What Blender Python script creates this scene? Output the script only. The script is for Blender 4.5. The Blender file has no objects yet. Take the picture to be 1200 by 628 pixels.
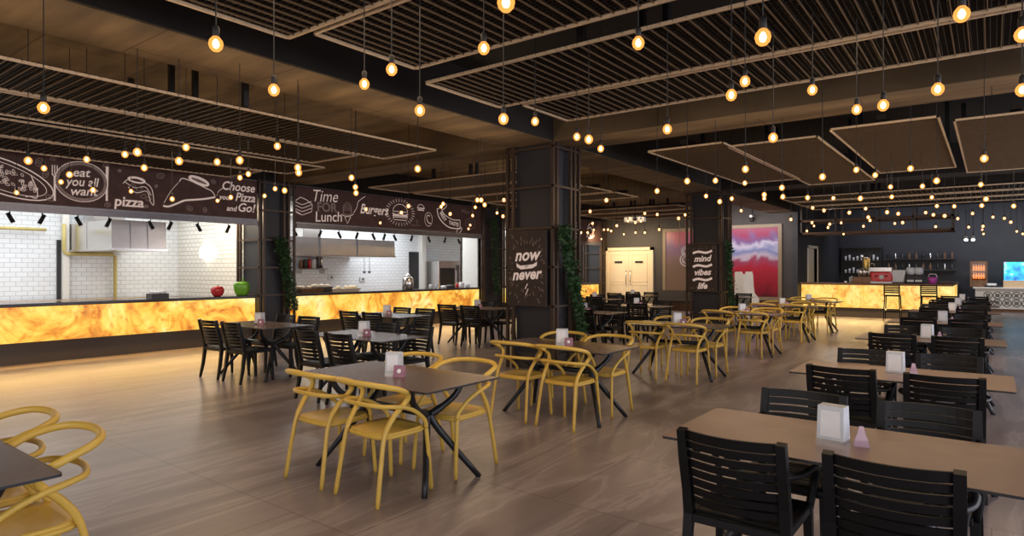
import bpy, math, random
from mathutils import Vector, Matrix
random.seed(7)
C = bpy.context.scene.collection
PI = math.pi
TH = math.atan(562/742); SN, CS = math.sin(TH), math.cos(TH)
F_PX, H_CAM, Y_HOR = 742.0, 1.57, 315.0

# ---------------------------------------------------------------- measuring helpers (reference measurements -> metres)
def on_x(px, py, xp):
    l = (px-600)/F_PX; d = xp/(-SN+CS*l)
    return d*(CS+SN*l), H_CAM+(Y_HOR-py)*d/F_PX          # (y, z) on the plane x = xp
def on_y(px, py, yp):
    l = (px-600)/F_PX; d = yp/(CS+SN*l)
    return d*(-SN+CS*l), H_CAM+(Y_HOR-py)*d/F_PX         # (x, z) on the plane y = yp

# ---------------------------------------------------------------- materials
def nm(name):
    m = bpy.data.materials.new(name); m.use_nodes = True
    nt = m.node_tree; b = nt.nodes['Principled BSDF']
    return m, nt, b
def mat(name, col, rough=.5, metal=0., emit=None, es=0., noise=0., nscale=20., spec=.5, trans=0., alpha=1., bump=0.):
    m, nt, b = nm(name)
    b.inputs['Base Color'].default_value = (*col, 1); b.inputs['Roughness'].default_value = rough
    b.inputs['Metallic'].default_value = metal; b.inputs['Specular IOR Level'].default_value = spec
    b.inputs['Transmission Weight'].default_value = trans
    if emit: b.inputs['Emission Color'].default_value = (*emit, 1); b.inputs['Emission Strength'].default_value = es
    if noise > 0 or bump > 0:
        tc = nt.nodes.new('ShaderNodeTexCoord'); n = nt.nodes.new('ShaderNodeTexNoise'); n.inputs['Scale'].default_value = nscale
        n.inputs['Detail'].default_value = 5
        nt.links.new(tc.outputs['Object'], n.inputs['Vector'])
        if noise > 0:
            r = nt.nodes.new('ShaderNodeValToRGB')
            r.color_ramp.elements[0].position = .3; r.color_ramp.elements[1].position = .7
            r.color_ramp.elements[0].color = (*[c*(1-noise) for c in col], 1); r.color_ramp.elements[1].color = (*[min(1, c*(1+noise)) for c in col], 1)
            nt.links.new(n.outputs['Fac'], r.inputs['Fac']); nt.links.new(r.outputs['Color'], b.inputs['Base Color'])
        if bump > 0:
            bp = nt.nodes.new('ShaderNodeBump'); bp.inputs['Strength'].default_value = bump
            nt.links.new(n.outputs['Fac'], bp.inputs['Height']); nt.links.new(bp.outputs['Normal'], b.inputs['Normal'])
    return m
def ramp(nt, stops):
    r = nt.nodes.new('ShaderNodeValToRGB'); cr = r.color_ramp
    while len(cr.elements) < len(stops): cr.elements.new(.5)
    for e, (p, c) in zip(cr.elements, stops): e.position = p; e.color = (*c, 1)
    return r
def plane_coords(nt, a, b_):
    tc = nt.nodes.new('ShaderNodeTexCoord'); s = nt.nodes.new('ShaderNodeSeparateXYZ'); c = nt.nodes.new('ShaderNodeCombineXYZ')
    nt.links.new(tc.outputs['Object'], s.inputs[0]); nt.links.new(s.outputs[a], c.inputs[0]); nt.links.new(s.outputs[b_], c.inputs[1])
    return c.outputs[0]
def tile_mat(name, a, b_, col, grout, bw, bh, mortar, rough, off=.5, emis=0.):
    m, nt, b = nm(name)
    v = plane_coords(nt, a, b_); t = nt.nodes.new('ShaderNodeTexBrick')
    t.offset = off; t.inputs['Scale'].default_value = 1; t.inputs['Brick Width'].default_value = bw; t.inputs['Row Height'].default_value = bh
    t.inputs['Mortar Size'].default_value = mortar; t.inputs['Mortar Smooth'].default_value = .2
    t.inputs['Color1'].default_value = (*col, 1); t.inputs['Color2'].default_value = (*[c*.94 for c in col], 1); t.inputs['Mortar'].default_value = (*grout, 1)
    nt.links.new(v, t.inputs['Vector']); nt.links.new(t.outputs['Color'], b.inputs['Base Color'])
    bp = nt.nodes.new('ShaderNodeBump'); bp.inputs['Strength'].default_value = .4; bp.inputs['Distance'].default_value = .004; bp.invert = True
    nt.links.new(t.outputs['Fac'], bp.inputs['Height']); nt.links.new(bp.outputs['Normal'], b.inputs['Normal'])
    b.inputs['Roughness'].default_value = rough
    return m
def floor_mat():
    m, nt, b = nm('stone_floor_tiles')
    v = plane_coords(nt, 0, 1)
    mp = nt.nodes.new('ShaderNodeMapping'); mp.inputs['Rotation'].default_value = (0, 0, .5); mp.inputs['Scale'].default_value = (1.6, .28, 1)
    mp.inputs['Location'].default_value = (0, 0, 0)
    nt.links.new(v, mp.inputs['Vector'])
    n = nt.nodes.new('ShaderNodeTexNoise'); n.inputs['Scale'].default_value = 1.1; n.inputs['Detail'].default_value = 6; n.inputs['Distortion'].default_value = 1.6
    n.inputs['Roughness'].default_value = .55
    nt.links.new(mp.outputs[0], n.inputs['Vector'])
    r = ramp(nt, [(.30, (.195, .158, .160)), (.45, (.262, .216, .218)), (.52, (.300, .250, .252)), (.55, (.40, .342, .343)), (.59, (.30, .252, .254)), (.74, (.42, .36, .36))])
    nt.links.new(n.outputs['Fac'], r.inputs['Fac'])
    t = nt.nodes.new('ShaderNodeTexBrick'); t.offset = .5
    t.inputs['Scale'].default_value = 1; t.inputs['Brick Width'].default_value = 1.2; t.inputs['Row Height'].default_value = 1.2
    t.inputs['Mortar Size'].default_value = .0035; t.inputs['Mortar Smooth'].default_value = .1
    t.inputs['Color1'].default_value = (1, 1, 1, 1); t.inputs['Color2'].default_value = (.86, .86, .86, 1); t.inputs['Mortar'].default_value = (.42, .4, .38, 1)
    nt.links.new(v, t.inputs['Vector'])
    mx = nt.nodes.new('ShaderNodeMixRGB'); mx.blend_type = 'MULTIPLY'; mx.inputs[0].default_value = 1
    nt.links.new(r.outputs[0], mx.inputs[1]); nt.links.new(t.outputs['Color'], mx.inputs[2]); nt.links.new(mx.outputs[0], b.inputs['Base Color'])
    rr = nt.nodes.new('ShaderNodeMapRange'); rr.inputs[3].default_value = .25; rr.inputs[4].default_value = .34
    nt.links.new(n.outputs['Fac'], rr.inputs[0]); nt.links.new(rr.outputs[0], b.inputs['Roughness'])
    b.inputs['Specular IOR Level'].default_value = .6
    return m
def onyx_mat(name, a, b_, strength=1., seed=0., pale=False):
    m, nt, b = nm(name)
    v = plane_coords(nt, a, b_)
    mp = nt.nodes.new('ShaderNodeMapping'); mp.inputs['Location'].default_value = (seed, seed*.7, 0); mp.inputs['Rotation'].default_value = (0, 0, .6)
    nt.links.new(v, mp.inputs['Vector'])
    n = nt.nodes.new('ShaderNodeTexNoise'); n.inputs['Scale'].default_value = .62; n.inputs['Detail'].default_value = 10; n.inputs['Distortion'].default_value = 1.6; n.inputs['Roughness'].default_value = .63
    nt.links.new(mp.outputs[0], n.inputs['Vector'])
    if pale: st = [(.28, (.72, .28, .03)), (.40, (.95, .55, .10)), (.5, (1, .70, .20)), (.65, (1, .80, .34))]
    else: st = [(.33, (.36, .10, .012)), (.41, (.72, .28, .03)), (.46, (.96, .54, .07)), (.54, (1, .72, .17)), (.64, (1, .88, .48))]
    r = ramp(nt, st); nt.links.new(n.outputs['Fac'], r.inputs['Fac'])
    n2 = nt.nodes.new('ShaderNodeTexNoise'); n2.inputs['Scale'].default_value = 2.6; n2.inputs['Detail'].default_value = 8; n2.inputs['Distortion'].default_value = 2.5
    nt.links.new(mp.outputs[0], n2.inputs['Vector'])
    r2 = ramp(nt, [(.30, (.62, .28, .10)), (.44, (.92, .82, .7)), (.6, (1, 1, 1))]); nt.links.new(n2.outputs['Fac'], r2.inputs['Fac'])
    mx = nt.nodes.new('ShaderNodeMixRGB'); mx.blend_type = 'MULTIPLY'; mx.inputs[0].default_value = 1.
    nt.links.new(r.outputs[0], mx.inputs[1]); nt.links.new(r2.outputs[0], mx.inputs[2])
    nt.links.new(mx.outputs[0], b.inputs['Emission Color']); b.inputs['Emission Strength'].default_value = strength
    b.inputs['Base Color'].default_value = (.25, .14, .05, 1); b.inputs['Roughness'].default_value = .2
    return m
def mural_mat(name, dull=False):
    m, nt, b = nm(name)
    tc = nt.nodes.new('ShaderNodeTexCoord'); s = nt.nodes.new('ShaderNodeSeparateXYZ'); nt.links.new(tc.outputs['Generated'], s.inputs[0])
    n = nt.nodes.new('ShaderNodeTexNoise'); n.inputs['Scale'].default_value = 3.2; n.inputs['Detail'].default_value = 6; n.inputs['Distortion'].default_value = .8
    nt.links.new(tc.outputs['Generated'], n.inputs['Vector'])
    ma = nt.nodes.new('ShaderNodeMath'); ma.operation = 'MULTIPLY_ADD'; ma.inputs[1].default_value = .45; nt.links.new(n.outputs['Fac'], ma.inputs[0])
    sub = nt.nodes.new('ShaderNodeMath'); sub.operation = 'SUBTRACT'; sub.inputs[1].default_value = .22; nt.links.new(s.outputs[2], sub.inputs[0])
    nt.links.new(sub.outputs[0], ma.inputs[2])
    if dull: st = [(.0, (.13, .075, .05)), (.45, (.13, .08, .06)), (.6, (.15, .09, .10)), (.78, (.15, .08, .16)), (.95, (.30, .07, .10))]
    else: st = [(0, (.06, .003, .010)), (.2, (.22, .008, .02)), (.40, (.30, .010, .03)), (.50, (.22, .04, .09)), (.56, (.36, .30, .38)), (.66, (.13, .16, .33)), (.76, (.42, .40, .52)), (.86, (.14, .08, .22)), (.97, (.24, .02, .08))]
    r = ramp(nt, st); nt.links.new(ma.outputs[0], r.inputs['Fac']); nt.links.new(r.outputs[0], b.inputs['Base Color'])
    b.inputs['Roughness'].default_value = .35
    nt.links.new(r.outputs[0], b.inputs['Emission Color']); b.inputs['Emission Strength'].default_value = .12  # canvas also glows faintly in its own colours
    return m
def concrete_mat():
    m, nt, b = nm('bare_concrete')
    tc = nt.nodes.new('ShaderNodeTexCoord'); mp = nt.nodes.new('ShaderNodeMapping'); mp.inputs['Scale'].default_value = (.5, 2.2, 1)
    nt.links.new(tc.outputs['Object'], mp.inputs[0])
    n = nt.nodes.new('ShaderNodeTexNoise'); n.inputs['Scale'].default_value = 1.5; n.inputs['Detail'].default_value = 8
    nt.links.new(mp.outputs[0], n.inputs['Vector'])
    r = ramp(nt, [(.3, (.07, .042, .018)), (.5, (.125, .078, .034)), (.7, (.20, .13, .06))]); nt.links.new(n.outputs['Fac'], r.inputs['Fac'])
    t = nt.nodes.new('ShaderNodeTexBrick'); t.offset = .5
    for k, val in (('Scale', 1), ('Brick Width', 2.4), ('Row Height', 1.2), ('Mortar Size', .008)): t.inputs[k].default_value = val
    t.inputs['Color1'].default_value = (1, 1, 1, 1); t.inputs['Color2'].default_value = (.9, .9, .9, 1); t.inputs['Mortar'].default_value = (.4, .36, .3, 1)
    nt.links.new(plane_coords(nt, 0, 1), t.inputs['Vector'])
    mx = nt.nodes.new('ShaderNodeMixRGB'); mx.blend_type = 'MULTIPLY'; mx.inputs[0].default_value = 1
    nt.links.new(r.outputs[0], mx.inputs[1]); nt.links.new(t.outputs[0], mx.inputs[2]); nt.links.new(mx.outputs[0], b.inputs['Base Color'])
    b.inputs['Roughness'].default_value = .8
    return m
M = {}
M['floor'] = floor_mat(); M['concrete'] = concrete_mat()
M['dark_ceiling'] = mat('dark_ceiling_paint', (.014, .010, .007), .85, noise=.3, nscale=2)
M['dark_wall'] = mat('charcoal_wall_paint', (.048, .041, .039), .6, noise=.12, nscale=3)
M['blue_wall'] = mat('slate_blue_wall_paint', (.034, .035, .043), .6, noise=.12, nscale=3)
M['plain_wall'] = mat('taupe_wall_paint', (.30, .25, .21), .7, noise=.1, nscale=2)
M['tile_x'] = tile_mat('white_wall_tile_kitchen', 1, 2, (.80, .83, .86), (.50, .54, .58), .2, .1, .006, .22)
M['tile_y'] = tile_mat('white_wall_tile_return', 0, 2, (.86, .84, .78), (.45, .42, .36), .2, .1, .007, .22)
M['white'] = mat('white_paint', (.78, .76, .72), .45, noise=.03)
M['cream'] = mat('cream_door_paint', (.80, .66, .46), .4, noise=.03)
M['onyx1'] = onyx_mat('backlit_onyx_kitchen', 1, 2, .98)
M['onyx2'] = onyx_mat('backlit_onyx_burger', 1, 2, .92, 7.3)
M['onyx3'] = onyx_mat('backlit_onyx_bar', 0, 2, .95, 3.1, True)
M['onyx4'] = onyx_mat('backlit_onyx_bar_end', 1, 2, .95, 9.1, True)
M['base'] = mat('dark_plinth', (.045, .038, .036), .4, noise=.1)
M['worktop'] = mat('dark_granite', (.05, .04, .035), .18, noise=.4, nscale=80)
M['steel'] = mat('brushed_steel', (.60, .57, .54), .22, .95, noise=.03, nscale=1.5)
M['lintel'] = mat('grey_steel_lintel', (.16, .15, .16), .3, .6, noise=.1)
M['banner'] = mat('brown_chalkboard', (.085, .040, .032), .7, noise=.18, nscale=6)
M['chalk'] = mat('cream_chalk', (.72, .58, .50), .8, emit=(.78, .62, .55), es=.26, noise=.1, nscale=60)  # slight emission makes the chalk read brighter
M['chalk_dim'] = mat('faint_chalk', (.36, .27, .23), .8, noise=.3, nscale=40)
M['black'] = mat('black_resin', (.0045, .004, .0045), .45, noise=.1, nscale=30, spec=.28)
M['black_frame'] = mat('black_powder_coat', (.016, .017, .02), .35, .2, noise=.1)
M['core'] = mat('slate_column_cladding', (.024, .023, .027), .5, noise=.15, nscale=3)
M['bronze'] = mat('dark_bronze_steel', (.075, .047, .032), .4, .3, noise=.1)
M['yellow'] = mat('mustard_resin', (.70, .45, .08), .36, noise=.05, nscale=8)
M['top_grey'] = mat('grey_brown_laminate', (.130, .092, .078), .27, noise=.1, nscale=5)
M['top_grey_lit'] = mat('warm_lit_laminate', (.29, .185, .135), .32, noise=.1, nscale=5)  # same laminate with the warm room light put into its colour
M['edge'] = mat('black_laminate_edge', (.012, .011, .012), .4, noise=.05)
M['grid'] = mat('dark_grid_steel', (.016, .010, .007), .45, .5, noise=.1)
M['gridline'] = mat('bronze_grid_bar', (.19, .118, .062), .4, .6, noise=.1)
M['trimbar'] = mat('pale_bronze_trim', (.72, .52, .32), .3, .3, noise=.1)
M['filament'] = mat('hot_filament', (1, .8, .5), .3, emit=(1, .66, .32), es=22)
def bulb_mat():
    m, nt, b = nm('halo_bulb_glass'); out = nt.nodes['Material Output']
    tr = nt.nodes.new('ShaderNodeBsdfTransparent'); tr.inputs[0].default_value = (1, .80, .55, 1)
    em = nt.nodes.new('ShaderNodeEmission'); em.inputs[0].default_value = (1, .40, .09, 1); em.inputs[1].default_value = 1.7  # orange emission puts the bulb's halo into its glass
    mx = nt.nodes.new('ShaderNodeMixShader'); mx.inputs[0].default_value = .45
    nt.links.new(tr.outputs[0], mx.inputs[1]); nt.links.new(em.outputs[0], mx.inputs[2]); nt.links.new(mx.outputs[0], out.inputs[0]); nt.nodes.remove(b)
    return m
M['bulb'] = bulb_mat()
M['cord'] = mat('black_cord', (.01, .008, .007), .6, noise=.1)
M['holder'] = mat('pale_plastic', (.62, .64, .66), .4, noise=.05)
M['napkin'] = mat('white_paper', (.85, .84, .84), .8, noise=.03, bump=.1)
M['mauve'] = mat('mauve_card', (.32, .15, .21), .4, noise=.08)
M['pink'] = mat('pink_clear_acrylic', (.72, .48, .58), .15, noise=.05, trans=.4)
M['leaf'] = mat('ivy_leaf', (.035, .085, .028), .5, noise=.6, nscale=7)
M['stem'] = mat('ivy_stem', (.05, .04, .02), .7, noise=.2)
M['pipe'] = mat('yellow_gas_pipe', (.55, .45, .16), .4, noise=.1)
M['red'] = mat('red_gloss', (.55, .03, .03), .2, noise=.15)
M['green'] = mat('green_gloss', (.16, .42, .03), .2, noise=.2, nscale=5)
M['door_dark'] = mat('dark_door_opening', (.02, .02, .022), .5, noise=.1)
M['frame_beige'] = mat('bronze_picture_frame', (.24, .18, .12), .45, noise=.1)
M['glass'] = mat('clear_glassware', (.75, .78, .8), .1, noise=.02, trans=.6)
M['brown'] = mat('warm_brown_wood', (.20, .10, .05), .5, noise=.3, nscale=12)
M['magenta'] = mat('magenta_plastic', (.55, .08, .42), .4, noise=.1)
M['lamp_white'] = mat('lit_spot_lens', (1, 1, 1), .3, emit=(1, .93, .8), es=14)
M['glow'] = mat('lit_wall_lamp', (1, 1, 1), .3, emit=(1, .93, .75), es=7)
M['screen'] = None
def screen_mat():
    m, nt, b = nm('lit_fish_tank_water')
    tc = nt.nodes.new('ShaderNodeTexCoord'); n = nt.nodes.new('ShaderNodeTexNoise'); n.inputs['Scale'].default_value = 4; n.inputs['Detail'].default_value = 5
    nt.links.new(tc.outputs['Object'], n.inputs[0])
    r = ramp(nt, [(.35, (.02, .10, .35)), (.5, (.04, .35, .65)), (.58, (.05, .5, .35)), (.68, (.45, .35, .7))]); nt.links.new(n.outputs['Fac'], r.inputs[0])
    nt.links.new(r.outputs[0], b.inputs['Emission Color']); b.inputs['Emission Strength'].default_value = 1.3
    nt.links.new(r.outputs[0], b.inputs['Base Color'])
    return m
M['screen'] = screen_mat()

# ---------------------------------------------------------------- mesh builder
class MB:
    def __init__(s): s.v = []; s.f = []; s.sm = []
    def add(s, vs, fs, smooth=False):
        o = len(s.v); s.v += [tuple(v) for v in vs]; s.f += [tuple(i+o for i in f) for f in fs]; s.sm += [smooth]*len(fs); return s
    def box(s, x0, x1, y0, y1, z0, z1):
        vs = [(x0,y0,z0),(x1,y0,z0),(x1,y1,z0),(x0,y1,z0),(x0,y0,z1),(x1,y0,z1),(x1,y1,z1),(x0,y1,z1)]
        return s.add(vs, [(0,3,2,1),(4,5,6,7),(0,1,5,4),(1,2,6,5),(2,3,7,6),(3,0,4,7)])
    def bevbox(s, x0, x1, y0, y1, z0, z1, b=.01):
        # box with chamfered edges all round
        vs = []; 
        X=(x0,x1);Y=(y0,y1);Z=(z0,z1)
        idx={}
        for i in (0,1):
            for j in (0,1):
                for k in (0,1):
                    sx=b if i==0 else -b; sy=b if j==0 else -b; sz=b if k==0 else -b
                    for ax in range(3):
                        p=[X[i],Y[j],Z[k]]
                        if ax!=0: p[0]+=sx
                        if ax!=1: p[1]+=sy
                        if ax!=2: p[2]+=sz
                        idx[(i,j,k,ax)]=len(vs); vs.append(tuple(p))
        g=lambda i,j,k,a: idx[(i,j,k,a)]
        fs=[]
        for i in (0,1):
            q=[g(i,0,0,0),g(i,1,0,0),g(i,1,1,0),g(i,0,1,0)]; fs.append(q if i else q[::-1])
            q=[g(0,i,0,1),g(1,i,0,1),g(1,i,1,1),g(0,i,1,1)]; fs.append(q[::-1] if i else q)
            q=[g(0,0,i,2),g(1,0,i,2),g(1,1,i,2),g(0,1,i,2)]; fs.append(q if i else q[::-1])
        for j in (0,1):
            for k in (0,1):
                fs.append([g(0,j,k,1),g(1,j,k,1),g(1,j,k,2),g(0,j,k,2)])
                fs.append([g(j,0,k,0),g(j,1,k,0),g(j,1,k,2),g(j,0,k,2)])
                fs.append([g(j,k,0,0),g(j,k,1,0),g(j,k,1,1),g(j,k,0,1)])
                for i in (0,1): pass
        for i in (0,1):
            for j in (0,1):
                for k in (0,1): fs.append([g(i,j,k,0),g(i,j,k,1),g(i,j,k,2)])
        return s.add(vs, fs)
    def tube(s, pts, r, seg=8, closed=False, rot=0., flat=1.):
        pts = [Vector(p) for p in pts]; n = len(pts)
        rs = r if isinstance(r, (list, tuple)) else [r]*n
        vs = []; prev = None
        for i, p in enumerate(pts):
            if closed: t = pts[(i+1) % n]-pts[i-1]
            else: t = pts[min(i+1, n-1)]-pts[max(i-1, 0)]
            t.normalize()
            if prev is None:
                up = Vector((0,0,1)) if abs(t.z) < .9 else Vector((1,0,0))
                a = t.cross(up).normalized()
            else:
                a = (prev-t*prev.dot(t)).normalized()
            prev = a; b = t.cross(a)
            for k in range(seg):
                an = 2*PI*k/seg+rot
                vs.append(p+a*math.cos(an)*rs[i]+b*math.sin(an)*rs[i]*flat)
        fs = []
        for i in range(n if closed else n-1):
            j = (i+1) % n
            for k in range(seg): fs.append((i*seg+k, i*seg+(k+1) % seg, j*seg+(k+1) % seg, j*seg+k))
        s.add(vs, fs, seg > 5)
        if not closed: s.add([], []); o = len(s.v)-len(vs); s.f += [tuple(o+k for k in range(seg))[::-1], tuple(o+(n-1)*seg+k for k in range(seg))]; s.sm += [False, False]
        return s
    def lathe(s, prof, c=(0,0,0), seg=20):
        vs = []; fs = []
        for (r, z) in prof:
            for k in range(seg): a = 2*PI*k/seg; vs.append((c[0]+r*math.cos(a), c[1]+r*math.sin(a), c[2]+z))
        for i in range(len(prof)-1):
            for k in range(seg): fs.append((i*seg+k, i*seg+(k+1) % seg, (i+1)*seg+(k+1) % seg, (i+1)*seg+k))
        fs.append(tuple(range(seg))[::-1]); fs.append(tuple((len(prof)-1)*seg+k for k in range(seg)))
        return s.add(vs, fs, True)
    def prism(s, poly, z0, z1):
        n = len(poly); vs = [(x, y, z0) for x, y in poly]+[(x, y, z1) for x, y in poly]
        fs = [tuple(range(n))[::-1], tuple(range(n, 2*n))]+[(i, (i+1) % n, n+(i+1) % n, n+i) for i in range(n)]
        return s.add(vs, fs)
    def xform(s, mx): s.v = [tuple(mx @ Vector(v)) for v in s.v]; return s
    def build(s, name, m, parent=None):
        me = bpy.data.meshes.new(name); me.from_pydata(s.v, [], s.f); me.polygons.foreach_set('use_smooth', s.sm); me.update()
        me.materials.append(m); o = bpy.data.objects.new(name, me); C.objects.link(o)
        if parent: o.parent = parent
        return o
def smooth(pts, n=6, closed=False):
    pts = [Vector(p) for p in pts]; out = []; N = len(pts)
    rng = range(N if closed else N-1)
    for i in rng:
        p0 = pts[i-1] if (i > 0 or closed) else pts[0]; p1 = pts[i]; p2 = pts[(i+1) % N]; p3 = pts[(i+2) % N] if (closed or i+2 < N) else pts[-1]
        for k in range(n):
            t = k/n; out.append(.5*((2*p1)+(p2-p0)*t+(2*p0-5*p1+4*p2-p3)*t*t+(3*p1-p0-3*p2+p3)*t**3))
    if not closed: out.append(pts[-1])
    return out
def tag(o, label=None, cat=None, group=None, kind=None):
    if label: o['label'] = label
    if cat: o['category'] = cat
    if group: o['group'] = group
    if kind: o['kind'] = kind
    return o
def thing(name, label, cat, loc=(0,0,0), rz=0., group=None):
    o = bpy.data.objects.new(name, None); C.objects.link(o); o.location = loc; o.rotation_euler = (0,0,rz); o.empty_display_size = .1
    return tag(o, label, cat, group)
def struct(name, mb, m, parent=None):
    o = mb.build(name, m, parent)
    if not parent: o['kind'] = 'structure'
    return o
def copy_tree(o, parent=None):
    c = o.copy(); C.objects.link(c)
    if parent: c.parent = parent
    for ch in list(o.children): copy_tree(ch, c)
    return c
class Proto:
    def __init__(s, root): s.root = root; s.used = False
    def place(s, loc, rz, label, group=None):
        o = s.root if not s.used else copy_tree(s.root)
        s.used = True; o.location = loc; o.rotation_euler = (0,0,rz); o['label'] = label
        if group: o['group'] = group
        return o
ORD = ['first','second','third','fourth','fifth','sixth','seventh','eighth','ninth','tenth','eleventh','twelfth','thirteenth','fourteenth','fifteenth','sixteenth','seventeenth','eighteenth','nineteenth','twentieth','twenty-first','twenty-second','twenty-third','twenty-fourth','twenty-fifth','twenty-sixth','twenty-seventh','twenty-eighth','twenty-ninth','thirtieth','thirty-first','thirty-second','thirty-third','thirty-fourth','thirty-fifth','thirty-sixth','thirty-seventh','thirty-eighth','thirty-ninth','fortieth']

# ================================================================= SETTING
XK = -12.6                      # front plane of the kitchen counters
struct('floor', MB().box(-17, 5.3, -5, 31, -.1, 0), M['floor'])
struct('ceiling', MB().box(-12.7, -6.2, -5, 31, 4.1, 4.25), M['concrete'])
struct('ceiling_dark', MB().box(-6.2, 5.3, -5, 31, 4.1, 4.25), M['dark_ceiling'])
struct('beam_lengthwise', MB().box(-6.18, -5.31, -5, 23, 3.5, 4.1), M['concrete'])
struct('beam_face', MB().box(-5.31, -5.29, -5, 23, 3.51, 4.1), M['dark_ceiling'])
struct('beam_crosswise', MB().box(-12.6, -6.18, 8.02, 8.82, 3.5, 4.1), M['concrete'])
struct('beam_crosswise_dark', MB().box(-5.29, 5.3, 8.02, 8.82, 3.5, 4.1), M['concrete'])
struct('beam_far', MB().box(-12.6, -6.18, 15.5, 16.3, 3.5, 4.1), M['concrete'])
struct('beam_far_dark', MB().box(-5.29, 5.3, 15.5, 16.3, 3.5, 4.1), M['dark_ceiling'])
struct('beam_near', MB().box(-12.6, 5.3, -.2, .5, 3.5, 4.1), M['concrete'])
struct('wall_door_side', MB().box(-12.6, -5.27, 23.02, 23.2, 0, 4.1), M['dark_wall'])
w = MB(); w.box(-5.42, -5.25, 23.0, 24.5, 0, 4.1); w.box(-5.42, -5.25, 26.0, 30.6, 0, 4.1); w.box(-5.42, -5.25, 24.5, 26.0, 2.33, 4.1)
struct('wall_bar_side', w, M['blue_wall'])
struct('wall_passage', MB().box(-6.2, -6.05, 23.2, 30.6, 0, 4.1), M['white'])
struct('wall_back', MB().box(-7.4, 5.3, 30.6, 30.75, 0, 4.1), M['blue_wall'])
struct('wall_right', MB().box(5.2, 5.35, -5, 30.75, 0, 4.1), M['plain_wall'])
struct('wall_front', MB().box(-17, 5.3, -5.1, -5, 0, 4.1), M['plain_wall'])
struct('door_4', MB().box(-5.40, -5.35, 24.5, 26.0, 0, 2.33), M['white'])
struct('trim_passage_jamb', MB().box(-5.45, -5.22, 24.42, 24.52, 0, 2.4).box(-5.45, -5.22, 26.0, 26.1, 0, 2.4).box(-5.45, -5.22, 24.42, 26.1, 2.33, 2.42), M['white'])
# kitchen shell
struct('wall_kitchen_back', MB().box(-16.45, -16.3, -5, 23, 0, 3.6), M['tile_x'])
struct('wall_kitchen_divider', MB().box(-16.3, -12.75, 7.62, 7.8, 0, 3.6), M['tile_y'])
struct('wall_kitchen_wing', MB().box(-13.25, -12.64, 14.92, 14.96, 0, 3.4), M['white'])
struct('wall_kitchen_end', MB().box(-16.3, -13.4, 19.2, 19.35, 0, 3.6), M['tile_y'])
yk, _ = on_x(492.5, 300, -16.2)
struct('trim_kitchen_corner', MB().box(-16.3, -16.1, yk, yk+.2, 0, 3.4), M['white'])
struct('ceiling_kitchen', MB().box(-16.45, -12.62, -5, 23, 3.1, 3.2), M['white'])
struct('wall_above_banners', MB().box(-12.68, -12.6, -5, 23, 3.46, 4.1), M['dark_ceiling'])
struct('baseboard_door_side', MB().box(-10.2, -5.27, 22.98, 23.02, 0, .42), M['brown'])
def opening(name, px, w_, z1, y):  pass
yy, zz = on_x(66.5, 281, -16.28); yz, _ = on_x(71.5, 281, -16.28)
struct('door_2', MB().box(-16.3, -16.27, yy, yz, 0, zz), M['door_dark'])
ya, za = on_x(479.5, 295, -16.28); yb, _ = on_x(491, 295, -16.28)
struct('door_3', MB().box(-16.3, -16.27, ya, ya+.62, 0, za), M['door_dark'])
# white double doors
D = bpy.data.objects.new('door_1', None); C.objects.link(D); D.location = (-11.55, 23.0, 0); D['kind'] = 'structure'
fr = MB().box(-1.05, -.93, -.07, .02, 0, 2.42).box(.93, 1.05, -.07, .02, 0, 2.42).box(-1.05, 1.05, -.07, .02, 2.30, 2.42)
fr.build('door_frame', M['cream'], D)
for s in (-1, 1):
    q = MB(); x0, x1 = (-.93, -.005) if s < 0 else (.005, .93)
    q.box(x0, x1, -.03, .01, 0, 2.3)
    for (za_, zb_) in ((.15, .95), (1.05, 2.15)):
        a0, a1 = x0+.13, x1-.13
        q.box(a0, a0+.02, -.042, -.03, za_, zb_).box(a1-.02, a1, -.042, -.03, za_, zb_).box(a0, a1, -.042, -.03, za_, za_+.02).box(a0, a1, -.042, -.03, zb_-.02, zb_)
    leaf = q.build('door_leaf', M['cream'], D)
    xh = -.09 if s < 0 else .09
    MB().tube([(xh, -.03, .95), (xh, -.09, .95), (xh, -.09, 1.5), (xh, -.03, 1.5)], .014, 6).build('pull_handle', M['steel'], leaf)
    xs = -.45 if s < 0 else .45
    MB().box(xs-.17, xs+.17, -.05, -.042, 1.80, 1.88).build('door_plate', M['edge'], leaf)

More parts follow.
